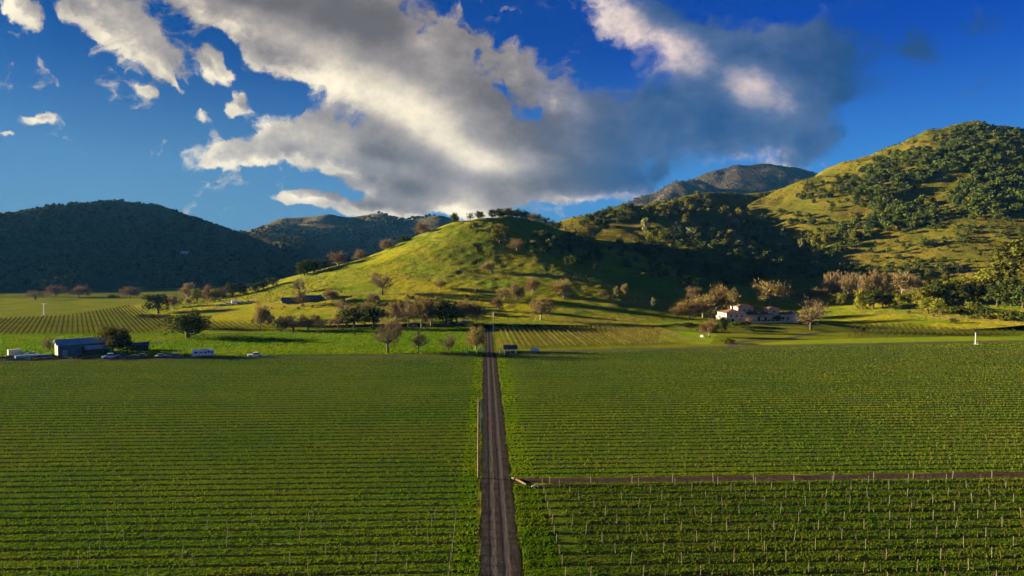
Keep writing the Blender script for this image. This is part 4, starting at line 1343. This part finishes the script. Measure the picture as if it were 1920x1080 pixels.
paint('ice_blue', (.40, .58, .72)); paint('black', (.015, .016, .02)); paint('slate', (.14, .18, .24)); paint('red', (.22, .03, .03)); paint('silver', (.45, .47, .50)); paint('pale_blue', (.34, .46, .62)); paint('steel_blue', (.10, .20, .36)); paint('cream', (.62, .56, .42)); paint('green', (.07, .13, .10))


def windows(parent, lst):
    """lst of (x, y, z, w, h, facing) with facing 'f' (front, -y) or 'l' (left, -x)."""
    for (x, y, z, w, h, f) in lst:
        dm = (w, .10, h) if f == 'f' else (.10, w, h)
        o = MB().box((x, y, z), dm).build('window', M['frame'], parent)
        dp = (w * .78, .14, h * .80) if f == 'f' else (.14, w * .78, h * .80)
        MB().box((x, y, z), dp).build('pane', M['glass'], o)


# the villa on its knoll
hp = hit(1436, 606)
villa = thing('villa', (hp[0], hp[1] + 4, hp[2] - .2), R(4), 'cream mediterranean villa with red tile hip roofs on the knoll among brown trees', 'house')
villa.scale = (.92, .92, .92)
for (x0, x1, y0, y1, h, rise) in [(-24, -11, 0, 15, 6.0, 2.3), (-11, 8, 4.5, 14, 4.8, 2.0), (-13, -3, 8.5, 16, 9.4, 1.9), (5.5, 12.5, 5, 12, 8.2, 1.6), (12.5, 19, 2, 9, 5.0, 1.5), (19, 25, 3.2, 10, 5.4, 1.5)]:
    MB().box(((x0 + x1) / 2, (y0 + y1) / 2, h / 2), (x1 - x0 - .006, y1 - y0 - .006, h)).build('wall', M['stucco'], villa)
    MB().hip(x0, x1, y0, y1, h + .003, rise, .6).build('roof', M['tile'], villa)
MB().box((-17, 9, 8.0), (1.3, 1.6, 3.4)).box((-17, 9, 9.85), (1.6, 1.9, .3)).build('chimney', M['stucco'], villa)
b = MB().box((-25.3, 6, 3.0), (2.6, 10, .25)).box((-26.45, 6, 3.6), (.12, 10, .9))
for yy in (1.5, 4.5, 7.5, 10.5): b.box((-26.3, yy, 1.45), (.35, .35, 2.85))
b.build('balcony', M['frame'], villa)
windows(villa, [(-21, 0, 4.4, 1.6, 1.7, 'f'), (-17.5, 0, 4.4, 1.6, 1.7, 'f'), (-14, 0, 4.4, 1.6, 1.7, 'f'), (-20, 0, 1.6, 2.2, 2.4, 'f'), (-15, 0, 1.6, 2.2, 2.4, 'f'),
                (-24, 3, 4.6, 1.8, 1.8, 'l'), (-24, 7.5, 4.6, 1.8, 1.8, 'l'), (-24, 12, 4.6, 1.8, 1.8, 'l'), (-24, 4, 1.5, 2.4, 2.4, 'l'), (-24, 10, 1.5, 2.4, 2.4, 'l'),
                (-6, 4.5, 2.2, 2.2, 2.6, 'f'), (-1, 4.5, 2.2, 2.2, 2.6, 'f'), (3.5, 4.5, 2.2, 2.0, 2.6, 'f'), (-9, 8.5, 7.4, 1.4, 1.5, 'f'), (-5.5, 8.5, 7.4, 1.4, 1.5, 'f'), (9.3, 5, 6.6, 1.5, 1.3, 'f'),
                (14, 2, 2.6, 1.5, 2.4, 'f'), (17, 2, 2.6, 1.5, 2.4, 'f')])
MB().box((22, 3.15, 1.6), (3.2, .12, 3.0)).build('garage_door', M['frame'], villa)
tw = thing('terrace_wall', (hp[0], hp[1] + 4, hp[2] - .6), R(4), 'low pale terrace wall in front of the villa', 'wall')
tw.scale = (.92, .92, 1)
MB().box((4, -5, .7), (34, .4, 1.8)).build('wall', M['stucco'], tw)
b = MB()
for i in range(12): b.box((-12.5 + i * 3, -5, 1.75), (.5, .6, .4))
b.build('coping', M['frame'], tw)

# barn
bp = gp(140, 667)
barn = thing('barn', (bp[0], bp[1] + 5, 0), R(40), 'dark teal barn with a pale sheet roof and a cream gable end', 'barn')
MB().box((0, 0, 2.4), (18, 9, 4.8)).build('wall', M['teal_wall'], barn)
MB().prism([(-4.5, 0), (4.5, 0), (4.5, 4.8), (0, 6.6), (-4.5, 4.8)], 0, .06).build('gable_end', M['cream'], barn, (-9.005, 0, 0), -math.pi / 2)
MB().gable(-9.2, 9.2, -4.5, 4.5, 4.82, 1.8, .4, .14).build('roof', M['teal_roof'], barn)
d = MB().box((-6.6, -4.52, 1.35), (1.8, .1, 2.6)).build('door', M['door_blue'], barn)
MB().box((-6.0, -4.6, 1.3), (.12, .1, .3)).build('handle', M['dark_metal'], d)
MB().box((1, -4.52, 1.8), (3.6, .08, 3.4)).build('sliding_door', M['dark_wood'], barn)
w = MB().box((-9.1, 0, 1.6), (.1, 3.2, 3.2)).build('barn_door', M['cream'], barn)
ap = gp(170, 667)
annex = thing('shed', (ap[0] + 1.0, ap[1] + 3.2, 0), R(36), 'low annex with a teal roof and dark open front beside the barn', 'shed')
MB().box((0, 1, 1.4), (8.5, 4, 2.8)).build('wall', M['dark_wood'], annex)
MB().gable(-4.4, 4.4, -2.6, 3, 2.82, 1.1, .3, .12).build('roof', M['teal_roof'], annex)
b = MB()
for xx in (-4.2, -1.4, 1.4, 4.2): b.box((xx, -2.5, 1.4), (.2, .2, 2.8))
b.build('support_post', M['dark_wood'], annex)
MB().prism([(-2.7, 2.8), (3.0, 2.8), (.2, 3.85)], 0, .08).build('gable_end', M['cream'], annex, (-4.45, 0, 0), math.pi / 2)
sp = gp(247, 661)
shed = thing('shed', (sp[0], sp[1] + 6, 0), R(28), 'small dark shed with a grey purple roof behind the tree by the barn', 'shed')
MB().box((0, 0, 1.3), (7, 4, 2.6)).build('wall', M['dark_wood'], shed)
MB().gable(-3.5, 3.5, -2, 2, 2.62, .9, .4).build('roof', M['purple_roof'], shed)

# long low sheds below the hill
for (x0, x1, y, mat, lab) in [(527, 562, 592, 'purple_roof', 'long shed with a weathered purple brown roof left of the blue roofs'), (564, 601, 592, 'blue_roof', 'long shed with a dark blue roof at the foot of the hill'), (608, 630, 592, 'blue_roof', 'short shed with a dark blue roof right of the long blue roofed one')]:
    c = gp((x0 + x1) / 2, y); L = (x1 - x0) / FPX * c[1]
    t = thing('shed', (c[0], c[1] + 2, onland(c[0], c[1] + 2) - .2), R(24), lab, 'shed', 'low sheds at the hill foot')
    MB().box((0, 0, .6), (L, 7.5, 1.4)).build('wall', M['dark_wood'], t)
    MB().gable(-L / 2, L / 2, -3.75, 3.75, 1.32, 2.2, .4).build('roof', M[mat], t)
p = gp(869, 612)
t = thing('shed', (p[0], p[1] + 3, 0), R(8), 'small teal box shed under the trees left of the upper road', 'shed')
MB().box((0, 0, 1.5), (4.6, 3, 3)).build('wall', M['door_blue'], t)
MB().box((0, 0, 3.1), (5, 3.4, .18)).build('roof', M['grey_roof'], t)
MB().box((-1, -1.52, 1.1), (1, .08, 2.1)).build('door', M['dark_wood'], t)
p = gp(957, 663)
t = thing('open_shed', (p[0], p[1] + 1.5, 0), RZ, 'little open shed with a grey gable roof on white posts beside the lane crossing', 'shed')
for xx in (-2.4, 0, 2.4):
    for yy in (-1.4, 1.4): MB().box((xx, yy, 1.0), (.2, .2, 2.0)).build('post', M['white'], t)
MB().gable(-2.6, 2.6, -1.6, 1.6, 2.02, 1.3, .35).build('roof', M['grey_roof'], t)
MB().box((0, .3, .5), (3.6, 1.6, .8)).build('bin', M['dark_wood'], t)
p = gp(1003, 660.5)
t = thing('storage_tank', (p[0], p[1] + .5, 0), RZ, 'white horizontal tank on cradles right of the open shed', 'tank')
MB().tube([(-1.75, 0, .95), (-1.6, 0, .95), (1.6, 0, .95), (1.75, 0, .95)], [.45, .7, .7, .45], 14).build('tank_body', M['white'], t, sm=False)
for xx in (-1, 1): MB().box((xx, 0, .17), (.25, 1.1, .34)).build('cradle', M['dark_metal'], t)

# houses up on the forested hill
for (x, y, s, lab) in [(347, 482, 1.0, 'white house high on the dark forested hill'), (485, 508, .62, 'small pale house low on the right flank of the forested hill')]:
    q = hit(x, y)
    t = thing('house', (q[0], q[1], q[2] + 3 * s), R(10), lab, 'house'); t.scale = (s, s, s)
    MB().box((0, 0, 2), (12, 8, 9)).box((-13, 1, 1), (14, 5, 5)).build('wall', M['white'], t)
    MB().gable(-6, 6, -4, 4, 6.5, 2.4, .4).build('roof', M['grey_roof'], t)
    MB().gable(-20, -6.5, -1.5, 3.5, 3.5, 1.2, .3).build('roof', M['grey_roof'], t)
    windows(t, [(-3, -4, 4, 1.8, 1.6, 'f'), (2, -4, 4, 1.8, 1.6, 'f')])


def wheels(t, xs, w, r=.34, dual=False):
    for x in xs:
        for sg in (-1, 1):
            MB().tube([(x, sg * w - .11, r), (x, sg * w + .11, r)], [r, r], 12).build('wheel', M['rubber'], t)


def vehicle(px, py, kind, col, label, head=0.0, group=None, s=1.0, z=None):
    p = gp(px, py) if z is None else z
    rz = math.atan2(-p[0], p[1]) + head
    c = M['paint_' + col] if 'paint_' + col in M else M[col]
    t = thing({'car': 'parked_car', 'pickup': 'pickup_truck', 'van': 'box_van', 'flatbed': 'flatbed_trailer', 'boat': 'covered_boat'}[kind], (p[0], p[1], p[2]), rz, label, {'car': 'car', 'pickup': 'truck', 'van': 'van', 'flatbed': 'trailer', 'boat': 'boat'}[kind], group)
    t.scale = (s, s, s)
    if kind == 'car':
        MB().prism([(-2.2, .32), (2.2, .32), (2.25, .72), (1.25, .92), (-1.7, .98), (-2.22, .86)], -.88, .88).build('body', c, t)
        MB().prism([(-1.6, .975), (1.15, .925), (.5, 1.40), (-1.05, 1.44)], -.76, .76).build('window', M['glass'], t)
        MB().box((-.27, 0, 1.445), (1.6, 1.5, .06)).build('roof', c, t)
        wheels(t, (-1.35, 1.4), .82)
    elif kind == 'pickup':
        MB().prism([(-2.7, .42), (2.7, .42), (2.75, .85), (1.5, 1.08), (-2.7, 1.05)], -.92, .92).build('body', c, t)
        MB().prism([(-.6, 1.06), (1.5, 1.06), (.95, 1.68), (-.45, 1.70)], -.80, .80).build('window', M['glass'], t)
        MB().box((.25, 0, 1.72), (1.5, 1.6, .07)).build('roof', c, t)
        wheels(t, (-1.7, 1.75), .86, .39)
        b = MB()
        for xx in (-2.5, -.8):
            for yy in (-.8, .8): b.tube([(xx, yy, 1.0), (xx, yy, 1.9)], [.05, .05], 5)
        for yy in (-.8, .8): b.tube([(-2.6, yy, 1.9), (-.7, yy, 1.9)], [.05, .05], 5)
        b.build('rack', M['dark_metal'], t)
    elif kind == 'van':
        MB().box((-.5, 0, 1.75), (4.6, 2.1, 2.5)).build('box_body', c, t)
        MB().prism([(1.82, .5), (3.2, .5), (3.2, 1.2), (2.6, 1.4), (2.2, 2.0), (1.82, 2.0)], -.95, .95).build('cab', c, t)
        MB().box((2.15, 0, 1.68), (.5, 1.94, .45)).build('window', M['glass'], t)
        wheels(t, (-1.7, 2.5), .9, .4)
    elif kind == 'flatbed':
        MB().box((0, 0, .8), (6.6, 2.2, .22)).build('deck', c, t)
        MB().tube([(3.3, 0, .75), (4.6, 0, .55)], [.08, .06], 6).build('drawbar', M['dark_metal'], t)
        wheels(t, (-1.2, -.3), 1.05, .40)
        MB().box((-1.6, 0, 1.2), (1.8, 1.7, .56)).box((1.2, .1, 1.1), (2.2, 1.4, .36)).build('load', M['dark_metal'], t)
    else:
        n = 9; b = MB(); prof = []
        secs = []
        for i in range(n):
            u = i / (n - 1); x = -3 + 6 * u; w = 1.05 * math.sqrt(max(.02, 1 - max(0, (u - .45) / .56) ** 2)) * (.92 if i == 0 else 1)
            secs.append([(x, -w, 1.15), (x, -w * .75, .65), (x, 0, .5), (x, w * .75, .65), (x, w, 1.15), (x, w * .6, 1.45 + .25 * (1 - abs(u - .4))), (x, -w * .6, 1.45 + .25 * (1 - abs(u - .4)))])
        v = [q for sct in secs for q in sct]; f = [(i * 7 + j, i * 7 + (j + 1) % 7, (i + 1) * 7 + (j + 1) % 7, (i + 1) * 7 + j) for i in range(n - 1) for j in range(7)]
        f += [tuple(range(7))[::-1], tuple((n - 1) * 7 + j for j in range(7))]
        b.add(v, f).build('hull', c, t)
        MB().box((0, 0, .42), (5.6, .5, .12)).tube([(2.8, 0, .42), (4.2, 0, .5)], [.06, .06], 6).build('trailer_frame', M['dark_metal'], t)
        wheels(t, (-.8,), .95, .32)
    return t


V = 'vehicles parked by the barn'
vehicle(6, 674.5, 'car', 'red', 'dark red car at the far left end of the parked row', R(4), V)
vehicle(21, 673, 'car', 'black', 'black car second from the left in the parked row by the barn', R(-8), V)
vehicle(29, 667, 'van', 'cream', 'cream box van standing taller behind the parked row', R(12), V, .9)
vehicle(46, 673.5, 'boat', 'pale_blue', 'pale blue covered boat on a trailer in the parked row', R(6), V, 1.0)
vehicle(58, 667.5, 'pickup', 'white', 'white pickup behind the pale blue boat in the parked row', R(-10), V, .95)
vehicle(66, 672.5, 'car', 'silver', 'silver car between the pale boat and the blue grey boat', R(5), V)
vehicle(82, 672, 'boat', 'slate', 'blue grey covered boat near the cream gable of the barn', R(-6), V, .95)
vehicle(96, 670.5, 'car', 'black', 'black car closest to the cream gable of the barn', R(14), V)
vehicle(146, 672, 'car', 'black', 'black car parked in front of the teal barn wall', R(60), V)
vehicle(209, 672, 'pickup', 'ice_blue', 'ice blue pickup truck parked under the sunlit round tree', R(184), V, 1.2)
vehicle(229, 671, 'pickup', 'slate', 'dark grey pickup behind the ice blue one', R(8), V, .9)
vehicle(258, 671, 'flatbed', 'green', 'grey green flatbed trailer on the lane right of the barn', R(180), V, 1.05)
vehicle(311, 670.5, 'flatbed', 'pale_blue', 'pale blue flatbed trailer with a low load near the travel trailer', R(2), None, 1.15)
vehicle(332, 670, 'car', 'steel_blue', 'steel blue car hidden behind the pale blue flatbed', R(5), None)
vehicle(478, 669, 'pickup', 'white', 'white pickup with a ladder rack alone on the lane', R(3), None, 1.05)
vehicle(805, 612, 'car', 'silver', 'silver car under the bare trees behind the meadow', R(10), 'cars under the trees behind the meadow')
vehicle(776, 612.5, 'car', 'white', 'white car leftmost of those under the trees behind the meadow', R(-8), 'cars under the trees behind the meadow')
vehicle(822, 612, 'car', 'black', 'black car under the dark evergreen behind the meadow', R(20), 'cars under the trees behind the meadow')
vehicle(838, 611.5, 'van', 'steel_blue', 'steel blue van under the dark evergreen behind the meadow', R(4), None, .9)
vehicle(884, 610, 'car', 'white', 'white car right of the teal box shed', R(-15), 'cars under the trees behind the meadow')
for i, (c, k) in enumerate([('white', 'car'), ('slate', 'car'), ('silver', 'pickup'), ('pale_blue', 'car'), ('white', 'van'), ('steel_blue', 'car'), ('silver', 'car'), ('slate', 'pickup'), ('white', 'car')]):
    x_ = 410 + i * 8.0; q = gp(x_, 588)
    vehicle(x_, 588, k, c, '%s %s, %s from the left in the far parked line on the terrace' % (c.replace('_', ' '), {'car': 'car', 'pickup': 'pickup', 'van': 'box van'}[k], ORD[i]), R(random.uniform(-15, 15)), 'vehicles parked in a line on the far terrace', 1.0, (q[0], q[1], onland(q[0], q[1])))

# travel trailer
p = gp(381, 669)
t = thing('travel_trailer', (p[0], p[1], 0), math.atan2(-p[0], p[1]), 'white travel trailer with dark windows parked on the lane left of centre', 'caravan')
prof = [(-4.0, .55), (4.0, .55), (4.15, .9), (4.1, 2.6), (3.8, 2.95), (-3.8, 3.0), (-4.1, 2.7), (-4.15, .9)]
MB().prism(prof, -1.25, 1.25).build('body', M['white'], t)
for (x, z, w_, h_) in [(-2.7, 2.0, 1.1, .7), (.9, 1.9, .9, .6), (2.0, 2.1, .7, .8), (3.2, 1.9, .8, .6), (-.6, 1.9, .7, .5)]:
    o = MB().box((x, -1.26, z), (w_ + .12, .06, h_ + .12)).build('window', M['frame'], t); MB().box((x, -1.28, z), (w_, .06, h_)).build('pane', M['glass'], o)
o = MB().box((1.35 - 2.2, -1.26, 1.5), (.02, .05, .02)).build('latch', M['dark_metal'], t)
MB().box((-1.5, -1.265, 1.45), (.75, .05, 1.75)).build('door', M['frame'], t)
MB().box((.5, 0, 3.1), (1.0, .8, .28)).build('air_conditioner', M['frame'], t)
MB().tube([(-4.1, 0, .6), (-5.3, 0, .5)], [.08, .06], 6).build('drawbar', M['dark_metal'], t)
wheels(t, (-.25, .6), 1.15, .36)

# power pole on the left verge of the road
p = gp(897, 896)
t = thing('power_pole', (p[0], p[1], 0), 0, 'tall brown wooden power pole on the left verge of the farm road', 'power pole')
MB().tube([(0, 0, -.5), (0, 0, 6), (.05, 0, 14.2)], [.19, .165, .12], 10).build('pole', M['pole_wood'], t)
MB().tube([(.42, 0, 8.2), (.45, 0, 13.6)], [.07, .06], 8).build('conduit', M['pale_metal'], t)
MB().box((.24, 0, 12.9), (.5, .12, .12)).box((.24, 0, 9.0), (.5, .12, .12)).build('bracket', M['dark_metal'], t)
MB().tube([(.42, -.02, 10.6), (.42, -.02, 11.5)], [.21, .21], 10).build('transformer', M['pale_metal'], t)


def wind_machine(px, py, h, mat, label, blade=2.8, bmat='pale_metal', rb=.26, ang=0.0):
    p = gp(px, py)
    t = thing('wind_machine', (p[0], p[1], 0), ang, label, 'wind machine', 'vineyard wind machines')
    MB().tube([(0, 0, 0), (0, 0, h * .5), (0, 0, h)], [rb, rb * .85, rb * .7], 10).build('tower', mat, t)
    MB().box((0, 0, h + .2), (.55, .9, .45)).build('gearbox', M[bmat], t)
    n = []
    b = MB()
    for sg in (-1, 1):
        b.add([(sg * .1, -.62, h + .12), (sg * blade, -.72, h + .02), (sg * blade, -.60, h + .36), (sg * .1, -.52, h + .42), (sg * .1, -.55, h + .10), (sg * blade, -.66, h - .0), (sg * blade, -.54, h + .34), (sg * .1, -.45, h + .40)],
              [(0, 1, 2, 3), (7, 6, 5, 4), (0, 4, 5, 1), (1, 5, 6, 2), (2, 6, 7, 3), (3, 7, 4, 0)])
    b.build('propeller', M[bmat], t)
    MB().box((-.1, -1.0, .5), (1.1, .7, .9)).box((-.1, -1.0, 1.0), (1.2, .8, .1)).build('engine_box', M['dark_metal' if h < 6 else 'cream'], t)
    MB().box((-.3, -.6, .06), (2.4, 2.2, .12)).build('base_slab', M['stone'], t)


wind_machine(925, 620, 10.2, M['pale_metal'], 'tall pale wind machine beside the upper end of the farm road', 2.4)
wind_machine(83, 591.5, 8.2, M['white'], 'white wind machine in the striped block of the left valley', 1.6, 'white', .5, .9)
wind_machine(1829, 645, 5.2, M['pale_metal'], 'short wind machine with dark blades at the right end of the lane', 2.0, 'dark_metal', .24, .7)

# small roadside things
for i, (x, y, lab) in enumerate([(876, 664, 'short white post left of the lane crossing, by the meadow corner'), (894, 663, 'white gate post left of the upper road'), (902, 662, 'dark topped gate post nearest the upper road'), (937, 664.5, 'white marker post right of the lane crossing'), (946, 666.5, 'white marker post in front of the open shed')]):
    p = gp(x, y)
    t = thing('marker_post', (p[0], p[1], 0), .2, lab, 'post')
    MB().box((0, 0, .75), (.28, .28, 1.5)).build('post', M['white'], t); MB().box((0, 0, 1.56), (.36, .36, .12)).build('cap', M['dark_metal' if i == 2 else 'white'], t)
p = gp(1003, 914)
t = thing('irrigation_valve', (p[0], p[1], 0), .3, 'white irrigation pipe elbow at the corner of the dirt track', 'pipe')
MB().tube([(-.6, 0, .2), (.1, 0, .36), (.45, 0, .3), (.55, 0, 0)], [.12, .12, .12, .11], 10).build('pipe', M['white'], t)
MB().tube([(.1, 0, .44), (.1, 0, .75)], [.07, .05], 8).build('valve_handle', M['dark_metal'], t)
a_, b_ = gp(960, 898), gp(987, 911)
lg = MB().tube([(a_[0], a_[1], .22), ((a_[0] + b_[0]) / 2 + .1, (a_[1] + b_[1]) / 2, .25), (b_[0], b_[1], .2)], [.17, .16, .13], 9).build('fallen_log', M['pole_wood'])
tag(lg, 'tan log lying at the corner of the farm road and the dirt track', 'log')


def rock(p, s, label, group=None, seed=0, flat=.6):
    r = np.random.default_rng(seed); import bmesh
    bm = bmesh.new(); bmesh.ops.create_icosphere(bm, subdivisions=3, radius=1)
    for v in bm.verts:
        q = v.co * 1.7; f = 1 + .5 * float(fbm(np.array([q.x + 9 * seed + q.z]), np.array([q.y - q.z * .7]), 1.2, 3)[0])
        v.co = Vector((v.co.x * s[0] * f, v.co.y * s[1] * f, max(v.co.z, -.4) * s[2] * f))
    me = bpy.data.meshes.new('boulder'); bm.to_mesh(me); bm.free(); me.materials.append(M['stone'])
    o = link('boulder', me, None, (p[0], p[1], p[2] + s[2] * .3), seed * .7)
    return tag(o, label, 'rock', group)


p = gp(1318, 632); rock(p, (1.7, 1.1, .9), 'large pale boulder on the near edge of the bright lawn', None, 3)
for i in range(16):
    p = gp(262 + i * 3.2, 647 - i * .45); rock(p, (.55, .5, .5), 'pale stone in the broken line of stones above the lane', 'line of pale stones above the meadow', 20 + i)


def fence(pts, gap, h, label, mat='dark_wood'):
    P0 = [gp(*q) for q in pts]
    root = thing('field_fence', P0[0], 0, label, 'fence')
    ox, oy = P0[0][0], P0[0][1]; posts = []
    for a, b in zip(P0[:-1], P0[1:]):
        L = math.dist(a[:2], b[:2]); n = max(1, int(L / gap))
        for k in range(n): posts.append((a[0] + (b[0] - a[0]) * k / n - ox, a[1] + (b[1] - a[1]) * k / n - oy))
    posts.append((P0[-1][0] - ox, P0[-1][1] - oy))
    for q in posts[:95]:
        MB().box((q[0], q[1], h / 2), (.18, .18, h)).build('post', M[mat], root)
    for z in (.45, .95, h - .15):
        m = MB()
        for a, b in zip(posts[:-1], posts[1:]): m.tube([(a[0], a[1], z), (b[0], b[1], z)], [.05, .05], 4)
        m.build('rail', M[mat], root)


fence([(312, 641), (345, 636), (400, 631), (480, 625), (560, 621), (640, 618)], 4.0, 1.4, 'dark rail fence along the top edge of the meadow')
fence([(640, 617.5), (740, 615), (830, 613.5), (900, 612.5)], 4.0, 1.3, 'low dark rail fence below the bare trees behind the meadow')
p = gp(284, 597)
me = dense_vines('brush_bank', 24, 77, M['brush'], 2.6, 60, 3.0, .5)
o = link('brush_bank', me, None, (p[0] + 11, p[1], 0), math.pi / 2 - .25); tag(o, 'long dark brown heap of cut brush under the round oak in the left valley', 'brush heap')
q = P(1230, 356, 3180); q = (q[0], q[1], float(mountain_far.h(np.array([q[0]]), np.array([q[1]]))[0]) - 1)
t = thing('radio_mast', q, 0, 'tiny radio mast on the skyline of the far mountain', 'mast')
MB().tube([(0, 0, 0), (0, 0, 26)], [.7, .4], 6).build('mast', M['dark_metal'], t)

# ------------------------------------------------------------------ the air of the valley
def haze(density, col):
    m = bpy.data.materials.new('valley_air'); m.use_nodes = True; nt = m.node_tree; nt.nodes.clear()
    o = nt.nodes.new('ShaderNodeOutputMaterial'); v = nt.nodes.new('ShaderNodeVolumePrincipled')
    v.inputs['Color'].default_value = (*col, 1); v.inputs['Density'].default_value = density; v.inputs['Anisotropy'].default_value = .2
    nt.links.new(v.outputs[0], o.inputs['Volume'])
    me = MB().box((400, 2200, 349), (6200, 4900, 702)).build('haze', m)
    tag(me, kind='stuff')
    return me


haze(.000020, (.10, .42, 1.0))
